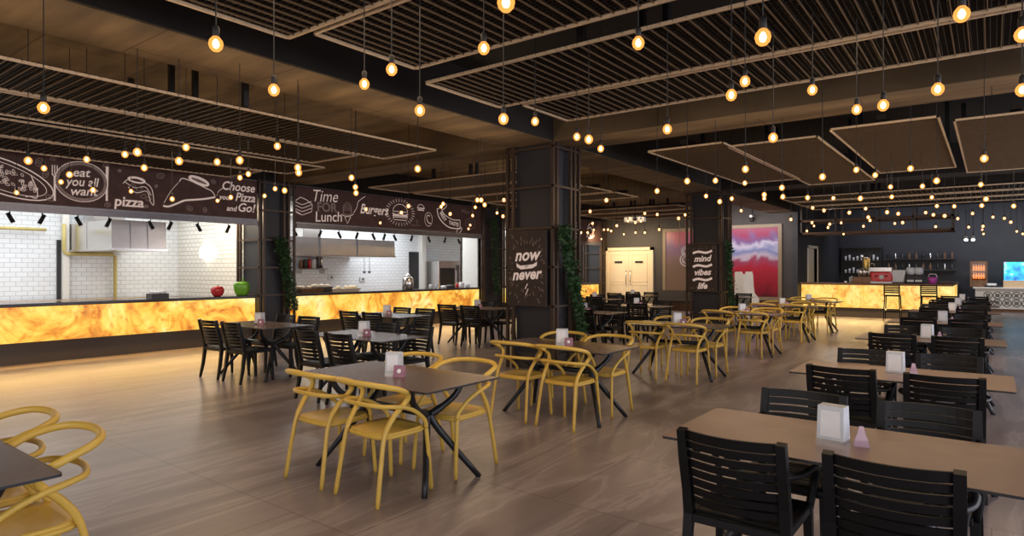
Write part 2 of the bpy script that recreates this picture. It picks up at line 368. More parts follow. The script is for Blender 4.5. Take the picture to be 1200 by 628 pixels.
# ================================================================= CHALK DRAWING TOOLS
class Chalk:
    """flat ribbons and lettering on a vertical board; local u = along, v = up, mapped by fn(u, v, off) -> xyz"""
    def __init__(s, fn): s.fn = fn; s.mb = MB(); s.k = 0
    def line(s, pts, w=.012, closed=False, n=0):
        pts = [Vector((p[0], p[1])) for p in pts]
        if n:
            P3 = smooth([(p.x, p.y, 0) for p in pts], n, closed); pts = [Vector((p.x, p.y)) for p in P3]
        if closed: pts = pts+[pts[0]]
        N = len(pts); L = []; R = []
        for i in range(N):
            if closed and i in (0, N-1): t = pts[1]-pts[N-2]
            else: t = pts[min(i+1, N-1)]-pts[max(i-1, 0)]
            if t.length < 1e-9: t = Vector((1, 0))
            t.normalize(); nrm = Vector((-t.y, t.x))*w/2
            L.append(pts[i]+nrm); R.append(pts[i]-nrm)
        s.k += 1; off = .004+.0001*(s.k % 30)
        vs = [s.fn(p.x, p.y, off) for p in L]+[s.fn(p.x, p.y, off) for p in R]
        s.mb.add(vs, [(i, N+i, N+i+1, i+1) for i in range(N-1)])
    def ell(s, u, v, a, b, w=.012, rot=0., a0=0., a1=2*PI, n=28):
        full = abs(a1-a0) >= 2*PI-.01
        pts = []
        for i in range(n if full else n+1):
            t = a0+(a1-a0)*i/n; x, y = a*math.cos(t), b*math.sin(t)
            pts.append((u+x*math.cos(rot)-y*math.sin(rot), v+x*math.sin(rot)+y*math.cos(rot)))
        s.line(pts, w, closed=full)
    def fill(s, pts, off=.003):
        s.mb.add([s.fn(p[0], p[1], off) for p in pts], [tuple(range(len(pts)))])
    def text(s, body, u, v, size, shear=0., rot=0., bold=.0, align='CENTER', squeeze=1., arc=None, spacing=1.):
        cu = bpy.data.curves.new('lettering_curve', 'FONT'); cu.body = body; cu.size = size; cu.shear = shear; cu.offset = bold
        cu.align_x = align; cu.align_y = 'CENTER'; cu.space_character = spacing; cu.resolution_u = 3
        ob = bpy.data.objects.new('lettering_source', cu); C.objects.link(ob)
        dg = bpy.context.evaluated_depsgraph_get(); dg.update()
        me = bpy.data.meshes.new_from_object(ob.evaluated_get(dg))
        s.k += 1; off = .007+.0001*(s.k % 20); vs = []
        for q in me.vertices:
            x, y = q.co.x*squeeze, q.co.y
            if arc:
                an = x/arc; x, y = (arc-y)*math.sin(an), arc-(arc-y)*math.cos(an)
            vs.append(s.fn(u+x*math.cos(rot)-y*math.sin(rot), v+x*math.sin(rot)+y*math.cos(rot), off))
        s.mb.add(vs, [tuple(p.vertices) for p in me.polygons])
        bpy.data.objects.remove(ob); bpy.data.curves.remove(cu); bpy.data.meshes.remove(me)
    def build(s, name, m, parent): return s.mb.build(name, m, parent)
def wall_chalk(xp): return Chalk(lambda u, v, o: (xp+o, u, v))
def face_chalk(yp): return Chalk(lambda u, v, o: (u, yp-o, v))

# ================================================================= KITCHEN FRONT
XB = -12.52
def counter(label, y0, y1, om):
    t = thing('kitchen_counter', label, 'counter', (XK, (y0+y1)/2, 0))
    q = lambda a: a-(y0+y1)/2
    MB().box(-.62, -.10, q(y0), q(y1), 0, .35).build('plinth', M['base'], t)
    MB().box(-.6, 0, q(y0), q(y1), .355, .94).build('onyx_panel', om, t)
    MB().bevbox(-.72, .03, q(y0), q(y1), .945, 1.0, .006).build('worktop', M['worktop'], t)
    MB().box(.0, .012, q(y0), q(y1), .34, .365).build('trim_strip', M['bronze'], t)
    return t
counter('long backlit yellow onyx counter below the pizza banner', -4.5, 7.5, M['onyx1'])
counter('backlit yellow onyx counter below the burger banner', 8.45, 14.95, M['onyx2'])
counter('short backlit onyx counter beyond the end column near the double doors', 16.3, 22.4, M['onyx2'])
def banner(label, y0, y1):
    t = thing('chalk_banner', label, 'sign', (XB, 0, 0), group=None)
    MB().box(-.04, 0, y0, y1, 2.62, 3.45).build('board', M['banner'], t)
    MB().box(-.10, .03, y0, y1, 2.50, 2.61).build('steel_rail', M['lintel'], t)
    MB().box(-.04, .012, y0, y1, 3.445, 3.465).box(-.04, .012, y0, y1, 2.615, 2.635).build('edge_strip', M['trimbar'] if False else M['lintel'], t)
    return t
b1 = banner('brown chalk pizza banner lettered eat you all want above the long counter', -4.5, 7.5)
b2 = banner('brown chalk burger banner lettered Time FOR Lunch above the burger counter', 8.45, 14.95)
b3 = banner('brown chalk banner above the short onyx counter near the double doors', 16.3, 22.4)
def P(px, py): return on_x(px, py, XB)
def sc(px): l = (px-600)/F_PX; return XB/(-SN+CS*l)/F_PX       # metres per pixel (vertical) there
ck = wall_chalk(0); dim = wall_chalk(0)
# pizza pie in perspective (0-43 px)
u, v = P(12, 206); 
for k, (a, b) in enumerate(((.72, .27), (.62, .21))): ck.ell(u-.1, v-.02, a, b, .02 if k == 0 else .01, -.33)
random.seed(3)
for i in range(60):
    r, an = math.sqrt(random.random())*.9, random.random()*2*PI
    x, y = .56*r*math.cos(an), .18*r*math.sin(an)
    cx, cy = u-.1+x*math.cos(-.33)-y*math.sin(-.33), v-.02+x*math.sin(-.33)+y*math.cos(-.33)
    ck.ell(cx, cy, .022+.02*random.random(), .016, .007, random.random()*3, n=8)
e = P(43, 232); ck.line([(u+.2, v-.32), (e[0]-.1, e[1]+.02), e, P(43, 222), P(36, 205)], .014, n=4)
# little vegetables
for (px, py, r) in ((46, 190, .07), (53, 204, .06), (58, 232, .06), (62, 186, .04), (124, 194, .05), (126, 240, .05), (140, 200, .03), (188, 206, .07), (222, 244, .06), (250, 213, .05), (171, 242, .04), (240, 246, .05), (183, 218, .03)):
    a, b = P(px, py); dim.ell(a, b, r, r*.7, .012, random.random()*3, n=12); dim.ell(a, b, r*.4, r*.3, .01, n=8)
# plate
u, v = P(96, 213); ck.ell(u, v, .40, .345, .012); dim.ell(u, v, .365, .31, .05); 
ck.text('eat', u-.02, v+.15, .21, .25, .05, .003); ck.text('you all', u, v-.01, .215, .25, .05, .003, squeeze=.86); ck.text('want', u+.02, v-.17, .21, .25, .05, .003)
# fork
u, v = P(64, 213)
ck.line([(u, v-.32), (u, v+.1)], .03)
for d in (-.035, 0, .035): ck.line([(u+d, v+.12), (u+d, v+.28)], .013)
ck.line([(u-.04, v+.13), (u, v+.08), (u+.04, v+.13)], .02)
# knife
u, v = P(125, 215); ck.line([(u, v-.31), (u, v-.05)], .035); ck.line([(u, v-.05), (u+.008, v+.3)], .045)
# slice with word
u, v = P(151, 237); ck.text('pizza', u, v, .25, .1, 0, .006)
for (p) in ([(144, 215), (150, 210), (160, 209), (170, 214), (178, 222), (180, 240), (176, 236), (172, 224), (160, 226), (150, 219)],): ck.line([P(*q) for q in p], .013, n=3)
ck.line([P(146, 213), P(158, 220), P(170, 219), P(177, 229)], .012, n=4); a, b = P(160, 211); ck.ell(a, b, .14, .045, .03, -.1)
for (px, py) in ((155, 218), (163, 222), (168, 230), (174, 233)): a, b = P(px, py); dim.ell(a, b, .05, .035, .012, .3, n=10)
# big slice outline
ck.line([P(191, 241), P(197, 242), P(206, 239), P(216, 235), (P(228, 234)), P(240, 233), P(252, 231)], .035, n=4)
ck.line([P(252, 230), P(248, 224), P(240, 220), P(228, 214), P(214, 209), P(210, 213)], .016, n=4)
ck.line([P(209, 214), P(200, 224), P(192, 238)], .008, n=3); a, b = P(233, 212); ck.ell(a, b, .19, .055, .05, -.28); dim.ell(a, b, .1, .02, .03, -.28)
ck.line([P(254, 230), P(256, 224), P(262, 220)], .01, n=3)
u, v = P(279, 219.5); ck.text('Choose', u, v, .25, .25, 0, .004, squeeze=.92)
u, v = P(265.5, 231.5); ck.text('your', u-.03, v, .14, .25, 0, .003); u, v = P(287, 232); ck.text('Pizza', u, v, .25, .25, 0, .004, squeeze=.9)
u, v = P(271, 244.5); ck.text('and', u, v, .15, .25, 0, .003); u, v = P(288, 244); ck.text('Go!', u, v, .25, .25, 0, .004)
ck.build('chalk_lettering', M['chalk'], b1); dim.build('chalk_doodles', M['chalk_dim'], b1)  # the faint mesh holds vegetable and plate doodles, no letters
# burger banner
ck = wall_chalk(0); dim = wall_chalk(0)
for k in range(4): ck.line([P(345, 236+k*4), P(354, 240+k*4), P(365, 236+k*4)], .014)
ck.line([P(345, 236), P(352, 231), P(359, 234), P(366, 240), P(365, 248), P(354, 252), P(345, 246), P(345, 236)], .014)
u, v = P(380, 230.5); ck.text('Time', u, v, .40, .3, .05, -.002, squeeze=.9)
u, v = P(383, 243.5); dim.text('FOR', u, v, .30, 0, .02, .008)
u, v = P(385, 254.5); ck.text('Lunch', u, v, .34, .1, .06, .002, squeeze=.95)
u, v = P(407, 245); 
for k in range(5): dim.ell(u, v-.02*k, .13, .16-.025*k, .014)
ck.line([P(400, 251), P(407, 254), P(414, 251)], .016, n=3); ck.line([P(404, 254), P(407, 262), P(411, 254)], .016)
ck.line([P(414, 250), P(418, 243), P(420, 236), P(428, 230)], .012, n=4)
u, v = P(440, 246.5); ck.text('Burgers', u-.05, v, .34, .3, 0, .006, squeeze=.86)
u, v = P(469, 249)
for k in range(30):
    a = 2*PI*k/30; ck.line([(u+.42*math.cos(a), v+.28*math.sin(a)), (u+.53*math.cos(a), v+.36*math.sin(a))], .013)
ck.ell(u, v+.02, .26, .2, .016, 0, 0, PI); ck.line([(u-.26, v+.02), (u+.26, v+.02)], .016)
ck.line([(u-.28, v-.03), (u-.14, v-.07), (u, v-.03), (u+.14, v-.07), (u+.28, v-.03)], .03, n=3); ck.line([(u-.27, v-.09), (u+.27, v-.09)], .035)
ck.line([(u-.26, v-.13), (u-.22, v-.2), (u+.22, v-.2), (u+.26, v-.13), (u-.26, v-.13)], .016)
u, v = P(493, 244); ck.ell(u, v, .13, .1, .016, 0, 0, PI); ck.line([(u-.14, v), (u+.14, v)], .03); ck.line([(u-.12, v-.05), (u+.12, v-.05)], .03)
u, v = P(502, 257); ck.ell(u, v, .15, .19, .012); ck.ell(u+.02, v, .08, .12, .02, .5, .5, 5)
u, v = P(488, 262); dim.line([(u-.2, v-.05), (u, v-.05), (u, v+.1), (u+.03, v+.1), (u+.03, v-.05), (u+.15, v-.05)], .014)
# ribbon BEST TASTE
rib = [(512, 245), (514, 254), (520, 262), (528, 267), (539, 268)]; ri2 = [(517, 243), (519, 249), (524, 254), (531, 257.5), (539, 258)]
ck.line([P(*q) for q in rib], .03, n=4); ck.line([P(*q) for q in ri2], .022, n=4); ck.line([P(539, 258), P(539, 268)], .02); ck.line([P(512, 245), P(517, 243)], .02)
u, v = P(519.5, 252.5); ck.text('BEST', u-.02, v-.03, .15, 0, -.85, .004); u, v = P(531.5, 262.3); ck.text('TASTE', u, v, .15, 0, -.12, .004)
for q in ((520, 242), (538, 270)): u, v = P(*q); ck.ell(u, v, .13, .06, .02, .6)
u, v = P(546, 248); dim.text('Menu', u, v, .18, .1)
u, v = P(551, 262); dim.ell(u, v, .22, .16, .014); dim.ell(u, v, .1, .08, .014)
dim.line([P(480, 268.5), P(535, 271.5)], .01); 
ck.build('chalk_lettering', M['chalk'], b2); dim.build('chalk_doodles', M['chalk_dim'], b2)  # the faint mesh mixes doodles with the words FOR and Menu
ck = wall_chalk(0)
for i, yv in enumerate((17.4, 18.5, 19.6, 20.6, 21.6)):
    ck.ell(yv, 3.05, .3, .24, .025, .3*i); ck.line([(yv-.3, 2.8), (yv-.1, 2.95), (yv+.1, 2.78), (yv+.32, 2.9)], .03, n=3); ck.line([(yv-.2, 3.1), (yv, 3.2), (yv+.2, 3.0)], .03, n=3)
ck.build('chalk_doodles', M['chalk'], b3)  # loops and waves only, no letters

# track spotlights under the banner rails
def make_spot():
    r = thing('track_spotlight', '', 'spotlight', group='black track spotlights under the chalk banners')
    MB().tube([(0, 0, .10), (0, 0, .03)], .01, 6).build('mount', M['black'], r)
    MB().tube([(-.03, 0, .05), (.045, 0, -.10)], .032, 12).build('lamp_head', M['black'], r)
    MB().tube([(.044, 0, -.098), (.047, 0, -.104)], .026, 12).build('lens', M['holder'], r)
    return r
spot = Proto(make_spot())
k1 = [(12, 251), (50, 252), (92, 254), (128, 255), (177, 257), (200, 258), (233, 260), (268, 262)]
for i, (px, py) in enumerate(k1):
    y, z = on_x(px, py, -12.60); spot.place((-12.62, y, 2.42), [1.2, -1.4][i % 2], 'black track spotlight under the pizza banner, %s from its column' % ORD[7-i])
k2 = [346, 376, 398, 419, 438, 451, 463, 483, 503, 522, 538]
for i, px in enumerate(k2):
    y, z = on_x(px, 272, -12.60); spot.place((-12.62, y, 2.42), [1.2, -1.4][i % 2], 'black track spotlight under the burger banner, %s counting from the pizza side' % ORD[i])
# hoods
def hood(label, y0, y1, z0, z1, x1=-14.9, duct=True):
    t = thing('extractor_hood', label, 'hood', (-16.3, (y0+y1)/2, z0)); h = (y1-y0)/2; H = z1-z0; d = x1+16.3
    MB().add([(0,-h,0),(d,-h,0),(d,h,0),(0,h,0),(0,-h,H),(d-.02,-h,H),(d-.02,h,H),(0,h,H)], [(0,3,2,1),(4,5,6,7),(0,1,5,4),(1,2,6,5),(2,3,7,6),(3,0,4,7)]).build('canopy', M['steel'], t)
    MB().box(0, d+.02, -h-.02, h+.02, -.04, .0).build('gutter_rim', M['steel'], t)
    MB().box(d*.45, d*.45+.01, -h-.004, -h, 0, H).box(d-.012, d+.004, -h*.35, -h*.33, 0, H).box(d-.012, d+.004, h*.28, h*.30, 0, H).build('panel_seam', M['lintel'], t)
    MB().box(.2, .8, -.3, .3, H, 3.1-z0).build('duct', M['steel'], t)
    return t
hood('stainless steel extractor hood above the pizza kitchen', 5.25, 6.30, 1.985, 2.56, -14.0)
hood('long stainless steel extractor hood above the burger kitchen', 9.0, 12.96, 1.95, 2.40, -14.2)
t = thing('ladle', 'dark steel ladle hanging under the burger kitchen hood, pizza side', 'utensil', (-14.15, on_x(427, 300, -14.15)[0], 1.94))
def utensil(t):
    MB().tube([(0,0,0),(0,0,-.42)], .008, 6).build('handle', M['lintel'], t)
    MB().lathe([(.005,-.5),(.04,-.48),(.05,-.43),(.045,-.43),(.0,-.45)], (0,0,0), 12).build('bowl', M['lintel'], t)
utensil(t)
t2 = thing('ladle', 'dark steel ladle hanging under the burger kitchen hood, bar side', 'utensil', (-14.15, on_x(433, 300, -14.15)[0], 1.94)); utensil(t2)
# gas pipes
yp0, zp0 = on_x(0, 267, -16.1); yp1, zp1 = on_x(55, 269, -16.1)
tag(MB().tube([(-16.15, yp0-1, zp1), (-16.15, yp1, zp1)], .035, 10).build('gas_pipe', M['pipe'], None), 'yellow horizontal gas pipe high on the tiled kitchen wall', 'pipe')
ya, _ = on_x(76, 280, -16.1); yb, _ = on_x(136, 293, -16.1)
tag(MB().tube([(-16.15, ya, 2.55), (-16.15, ya, 1.95), (-16.15, ya+.05, 1.9), (-16.15, yb-.05, 1.9), (-16.15, yb, 1.85), (-16.15, yb, .4)], .04, 10).build('gas_pipe', M['pipe'], None), 'yellow gas pipe bending down under the pizza kitchen hood', 'pipe')
ys, _ = on_x(75.5, 300, -16.28)
struct('trim_kitchen_pilaster', MB().box(-16.3, -16.18, ys-.06, ys+.06, 0, 3.1), M['white'])
# worktop behind the pizza counter
t = thing('work_table', 'steel work table against the tiles in the pizza kitchen', 'table', (-15.9, 5.5, 0))
MB().box(-.35, .35, -3, 1.9, .88, .92).build('tabletop', M['steel'], t)
for sy in (-2.9, 1.8): MB().box(.28, .32, sy, sy+.04, 0, .88).build('leg', M['steel'], t)
# wall lamp in the pizza kitchen
xw, zw = on_y(243, 296, 7.6)
t = thing('wall_lamp', 'bright glowing white lamp on the tiled divider wall', 'lamp', (xw, 7.6, zw))
MB().lathe([(.001,-.02),(.10,0),(.13,.03),(.13,.12),(.09,.2),(.001,.24)], (0,0,-.1), 16).xform(Matrix.Translation((0,-.1,0)) @ Matrix.Diagonal((.9,.5,1.2,1))).build('lamp_glass', M['glow'], t)
MB().box(-.04, .04, -.05, .02, -.05, .1).build('bracket', M['steel'], t)
# apple and pepper
def fruit_on_counter():
    y, _ = on_x(255.5, 345, -12.7)
    a = thing('decorative_apple', 'large shiny red apple on the pizza counter', 'ornament', (-12.72, y, 1.0))
    MB().lathe([(.002,.02),(.06,.0),(.10,.03),(.128,.10),(.13,.15),(.10,.20),(.05,.215),(.015,.19),(.002,.185)], (0,0,0), 24).build('fruit', M['red'], a)
    MB().tube([(0,0,.185),(.01,0,.22),(.03,0,.25)], .007, 6).build('stem', M['stem'], a)
    y, _ = on_x(284, 344, -12.7)
    g = thing('decorative_pepper', 'large glossy green bell pepper beside the red apple', 'ornament', (-12.72, y, 1.0))
    mb = MB(); vs = []; fs = []; seg = 32; prof = [(.03,.0),(.10,.005),(.135,.06),(.155,.14),(.165,.21),(.15,.27),(.09,.30),(.03,.275),(.002,.27)]
    for (r, z) in prof:
        for k in range(seg):
            an = 2*PI*k/seg; rr = r*(1+.10*math.cos(4*an)); vs.append((rr*math.cos(an), rr*math.sin(an), z))
    for i in range(len(prof)-1):
        for k in range(seg): fs.append((i*seg+k, i*seg+(k+1) % seg, (i+1)*seg+(k+1) % seg, (i+1)*seg+k))
    mb.add(vs, fs, True).build('fruit', M['green'], g)
    MB().tube([(0,0,.26),(0,.01,.33),(.02,.03,.39)], [.018,.013,.011], 8).build('stem', M['green'], g)
fruit_on_counter()
y, _ = on_x(186, 349, -12.9)
t = thing('condiment_tray', 'dark tray of small white packets on the pizza counter', 'tray', (-12.95, y, 1.0))
MB().box(-.12,.12,-.16,.16,0,.02).box(-.12,-.11,-.16,.16,.02,.09).box(.11,.12,-.16,.16,.02,.09).box(-.11,.11,-.16,-.15,.02,.09).box(-.11,.11,.15,.16,.02,.09).build('tray', M['base'], t)
random.seed(5)
for i in range(6): MB().bevbox(-.04,.04,-.03,.03,0,.05,.008).xform(Matrix.Translation((random.uniform(-.05,.05), -.12+.048*i, .09)) @ Matrix.Rotation(random.uniform(-.5,.5),4,'Y')).build('packet', M['napkin'], t)
# burger counter items
def pot(name, label, cat, px, prof, m, x=-12.95, lid=None, z=1.0):
    y, _ = on_x(px, 340, x); t = thing(name, label, cat, (x, y, z)); MB().lathe(prof, (0,0,0), 18).build('vessel', m, t)
    if lid: MB().lathe(lid, (0,0,0), 18).build('lid', M['steel'], t)
    return t
pot('tea_urn', 'brass-coloured tall urn standing on the burger counter', 'urn', 478, [(.14,0),(.16,.02),(.15,.3),(.12,.34),(.02,.36)], M['steel'], -12.9, [(.12,.34),(.06,.40),(.02,.44),(.001,.45)])
for i, (px, m_, r, h) in enumerate([(505,'holder',.06,.12),(512,'glass',.05,.16),(520,'napkin',.09,.07),(528,'base',.14,.09),(536,'red',.05,.12),(541,'napkin',.08,.16),(548,'holder',.07,.10),(553,'steel',.07,.17),(558,'brown',.06,.12)]):
    pot('food_jar', ['short grey','tall clear','low white','wide black','small red','tall white','short pale','tall steel','small brown'][i]+' container on the burger counter, %s from the urn' % ORD[i], 'jar', px, [(r*.8,0),(r,.02),(r,h*.8),(r*.8,h),(r*.3,h+.005)], M[m_], -12.9-.05*(i % 3))
def tray_stack(px, label, m_, w_, n_):
    y, _ = on_x(px, 345, -13.2); t = thing('tray', label, 'tray', (-13.2, y, .96 if False else 1.0))
    q = MB()
    q.add([(-.18,-w_,0),(.18,-w_,0),(.18,w_,0),(-.18,w_,0),(-.24,-w_-.05,n_),(.24,-w_-.05,n_),(.24,w_+.05,n_),(-.24,w_+.05,n_)], [(0,3,2,1),(0,1,5,4),(1,2,6,5),(2,3,7,6),(3,0,4,7),(4,5,6,7)])
    q.build('tray_body', m_, t); 
    for j in range(5):
        c = (random.uniform(-.12,.12), random.uniform(-w_,w_), n_)
        MB().lathe([(.05,0),(.075,.02),(.06,.05),(.01,.065)], c, 10).build('bread_roll', M['cream'], t)
struct('trim_kitchen_shelf', MB().box(-13.5, -13.3, 8.5, 14.9, .9, .96), M['steel'])
tray_stack(360, 'wooden bread tray beside the column on the burger counter', M['brown'], .28, .10)
tray_stack(374, 'steel tray of pale rolls, second along the burger counter', M['steel'], .2, .13)
tray_stack(400, 'wide cream tray of rolls on the burger counter below the ladles', M['cream'], .4, .08)
# kitchen shelf with jars
y0, z0 = on_x(348, 311, -16.1); y1, _ = on_x(382, 311, -16.1)
t = thing('wall_shelf', 'steel shelf with jars on the burger kitchen tiles', 'shelf', (-16.3, y0, 1.55)); MB().box(0,.3,0,y1-y0,0,.03).build('board', M['steel'], t)
for k in (0.1, .9): MB().box(0,.25,(y1-y0)*k,(y1-y0)*k+.02,-.12,0).build('bracket', M['steel'], t)
for i in range(6):
    r = [.05,.07,.05,.08,.06,.05][i]; j = thing('storage_jar', 'storage jar on the burger kitchen shelf, %s from the column' % ORD[i], 'jar', (-16.12, y0+.15+i*(y1-y0-.3)/5, 1.58), group='jars on the kitchen shelf')
    MB().lathe([(r,0),(r,.2+.02*i),(r*.7,.24+.02*i),(.01,.25+.02*i)], (0,0,0), 12).build('jar_body', M[['brown','base','red','holder','base','steel'][i]], j)
for (px, py, lb) in ((388, 325, 'pizza side'), (425, 327, 'bar side')):
    y, z = on_x(px, py, -16.28); t = thing('wall_socket', 'white double wall socket on burger kitchen tiles, '+lb, 'socket', (-16.3, y, z))
    MB().bevbox(0,.04,-.12,.12,-.08,.08,.01).build('plate', M['holder'], t); MB().lathe([(.04,0),(.04,.01),(.03,.012)], (0,0,0), 12).xform(Matrix.Translation((.04,0,0)) @ Matrix.Rotation(PI/2,4,'Y')).build('outlet', M['lintel'], t)
# combi oven
y0, z0 = on_x(514, 305, -15.4); y1, _ = on_x(539, 305, -15.4)
t = thing('combi_oven', 'tall stainless combi oven at the far end of the burger kitchen', 'oven', (-15.4, (y0+y1)/2, 0)); h = (y1-y0)/2
MB().bevbox(-.7,0,-h,h,0,1.85,.02).build('cabinet', M['steel'], t); MB().box(0,.02,-h+.08,h*.45,.85,1.6).build('window_door', M['edge'], t)
MB().tube([(.02,h*.5,.9),(.07,h*.5,.9),(.07,h*.5,1.5),(.02,h*.5,1.5)],.015,6).build('handle', M['holder'], t); MB().box(0,.02,h*.62,h-.05,1.1,1.7).build('control_panel', M['lintel'], t)

# ================================================================= COLUMNS
def column(cx, cy, w_, d_, h=3.5, name='column'):
    t = bpy.data.objects.new(name, None); C.objects.link(t); t.location = (cx, cy, 0); t['kind'] = 'structure'
    hw, hd = w_/2, d_/2
    MB().box(-hw+.16, hw-.10, -hd+.08, hd-.12, 0, h).build('column_core', M['core'], t)
    MB().box(-hw+.12, hw-.06, -hd+.06, hd-.10, 0, .25).build('column_plinth', M['base'], t)
    q = MB(); p = .045
    def post(x, y): q.box(x-p/2, x+p/2, y-p/2, y+p/2, 0, h)
    for x in (-hw+p/2, hw-p/2):
        for y in (-hd+p/2, hd-p/2): post(x, y)
    post(-hw+.14, -hd+p/2); post(hw-p/2, -hd+.13); post(hw-p/2, hd-.16); post(hw-p/2, hd-.28); post(-hw+.14, hd-p/2)
    q.build('steel_posts', M['bronze'], t)
    r = MB()
    for z in (.38, .98, 1.58, 2.18, 2.82, 3.42):
        r.box(-hw, hw, -hd+.005, -hd+.035, z, z+.035).box(-hw, hw, hd-.035, hd-.005, z, z+.035).box(hw-.035, hw-.005, -hd, hd, z, z+.035).box(-hw+.005, -hw+.035, -hd, hd, z, z+.035)
    r.build('steel_ties', M['bronze'], t)
    return t
column(-5.745, 8.42, .91, .80); column(-5.745, 15.9, .91, .80)
column(-12.95, 7.98, .9, .90); column(-12.95, 15.62, .9, 1.3)
column(-12.95, 22.75, .8, .6)

def board(x0, x1, y, z0, z1, label):
    t = thing('lettered_board', label, 'sign', (0, y, 0)); MB().bevbox(x0, x1, -.02, .02, z0, z1, .004).build('panel', mat('dark_brown_panel', (.038,.022,.017), .55, noise=.25, nscale=8) if 'panelm' not in M else M['panelm'], t)
    return t
M['panelm'] = mat('dark_brown_panel', (.038,.022,.017), .55, noise=.25, nscale=8)
x0, x1, z0, z1, yb = -6.12, -5.39, .99, 2.17, 7.998
t = board(x0, x1, yb, z0, z1, 'dark board lettered now or never on the ivy-draped large column')
ck = face_chalk(-.022); dm = face_chalk(-.022); cx, cz = (x0+x1)/2, (z0+z1)/2
random.seed(11)
for i in range(64):
    a = 2*PI*i/64+random.uniform(-.04,.04); r0 = random.choice([.36,.42,.5,.56]); L = random.uniform(.03,.09)
    p0 = (cx+r0*math.cos(a)*.75, cz+.02+r0*math.sin(a)); p1 = (cx+(r0+L)*math.cos(a)*.75, cz+.02+(r0+L)*math.sin(a))
    if x0+.01 < p1[0] < x1-.01 and z0+.01 < p1[1] < z1-.01: dm.line([p0, p1], .009)
ck.text('now', cx, cz+.20, .26, .28, .04, .007); ck.text('never', cx-.01, cz-.10, .235, .28, .06, .007)
ck.fill([(cx-.2,cz+.08),(cx-.12,cz+.04),(cx+.12,cz+.06),(cx+.2,cz+.1),(cx+.19,cz+.04),(cx+.11,cz+.0),(cx-.11,cz-.02),(cx-.19,cz+.02)][::-1])
dk = face_chalk(-.022); dk.text('or', cx, cz+.035, .08, .2)
ck.line([(cx+.02,cz-.24),(cx-.03,cz-.32),(cx+.03,cz-.32),(cx-.02,cz-.42)], .014)
ck.build('chalk_lettering', M['chalk'], t); dm.build('burst_marks', M['chalk_dim'], t); o = dk.build('dark_lettering', M['base'], t)
yb = 15.478
t = board(x0, x1, yb, z0, z1, 'dark board lettered mind vibes life on the column by the murals')
ck = face_chalk(-.022)
for k, wd in enumerate(('mind', 'vibes', 'life')):
    zz = cz+.28-.34*k
    ck.text(wd, cx, zz-.04, .21, .28, .04, .006); ck.line([(cx-.24, zz+.10), (cx-.1, zz+.14), (cx+.1, zz+.11), (cx+.25, zz+.16)], .055, n=4)
dm = face_chalk(-.022)
for i in range(30):
    a = random.random()*2*PI; u_, v_ = cx+random.uniform(-.33,.33), cz+random.choice([-1,1])*random.uniform(.45,.56); dm.line([(u_,v_),(u_+.03*math.cos(a),v_+.03*math.sin(a))], .008)
ck.build('chalk_lettering', M['chalk'], t); dm.build('burst_marks', M['chalk_dim'], t)

# ivy
def ivy(label, path, wid, n, xoff):
    t = thing('hanging_ivy', label, 'plant', (path[0][0], path[0][1], 0)); X0, Y0 = path[0][0], path[0][1]
    pts = smooth([(p[0]-X0, p[1]-Y0, p[2]) for p in path], 10)
    lf = MB(); st = MB()
    for i in range(n):
        c = pts[int(random.random()*(len(pts)-1))]
        p = Vector((c.x+abs(random.gauss(0, .05))*xoff, c.y+random.uniform(-wid, wid)*random.random()**.3, c.z+random.uniform(-.08,.08)))
        s_ = random.uniform(.025, .05); mx = Matrix.Translation(p) @ Matrix.Rotation(random.uniform(0,6.3),4,'Z') @ Matrix.Rotation(random.uniform(-1.3,1.3),4,'X')
        vs = [(0,-.2,0),(.7,.1,.1),(.9,.75,0),(.3,.7,.05),(0,1.35,-.15),(-.3,.7,.05),(-.9,.75,0),(-.7,.1,.1)]
        lf.add([mx @ Vector((a*s_, b*s_, c_*s_)) for a, b, c_ in vs], [(0,1,2,3),(0,3,4,5),(0,5,6,7)])
    for k in range(4): st.tube([(p.x+.02*k*xoff, p.y+wid*(k-1.5)*.4, p.z) for p in pts[::3]], .006, 5)
    lf.build('leaves', M['leaf'], t); st.build('stem', M['stem'], t)
ivy('green ivy hanging on the column beside the now or never board', [(-5.24,8.2,2.18),(-5.24,8.3,1.8),(-5.24,8.45,1.4),(-5.24,8.6,1.0),(-5.24,8.72,.55)], .15, 1500, 1)
ivy('green ivy hanging on the column beside the mind vibes life board', [(-5.24,15.75,2.18),(-5.24,15.85,1.6),(-5.24,15.95,1.1),(-5.24,16.05,.6)], .17, 900, 1)
ivy('green ivy on the column between pizza and burger counters', [(-12.45,7.98,2.2),(-12.45,8.1,1.8),(-12.45,8.2,1.3),(-12.45,8.3,.7)], .17, 1100, 1)
ivy('green ivy on the column at the far end of the burger counter', [(-12.45,15.45,3.1),(-12.45,15.5,2.3),(-12.45,15.55,1.5),(-12.45,15.6,.8)], .18, 1000, 1)

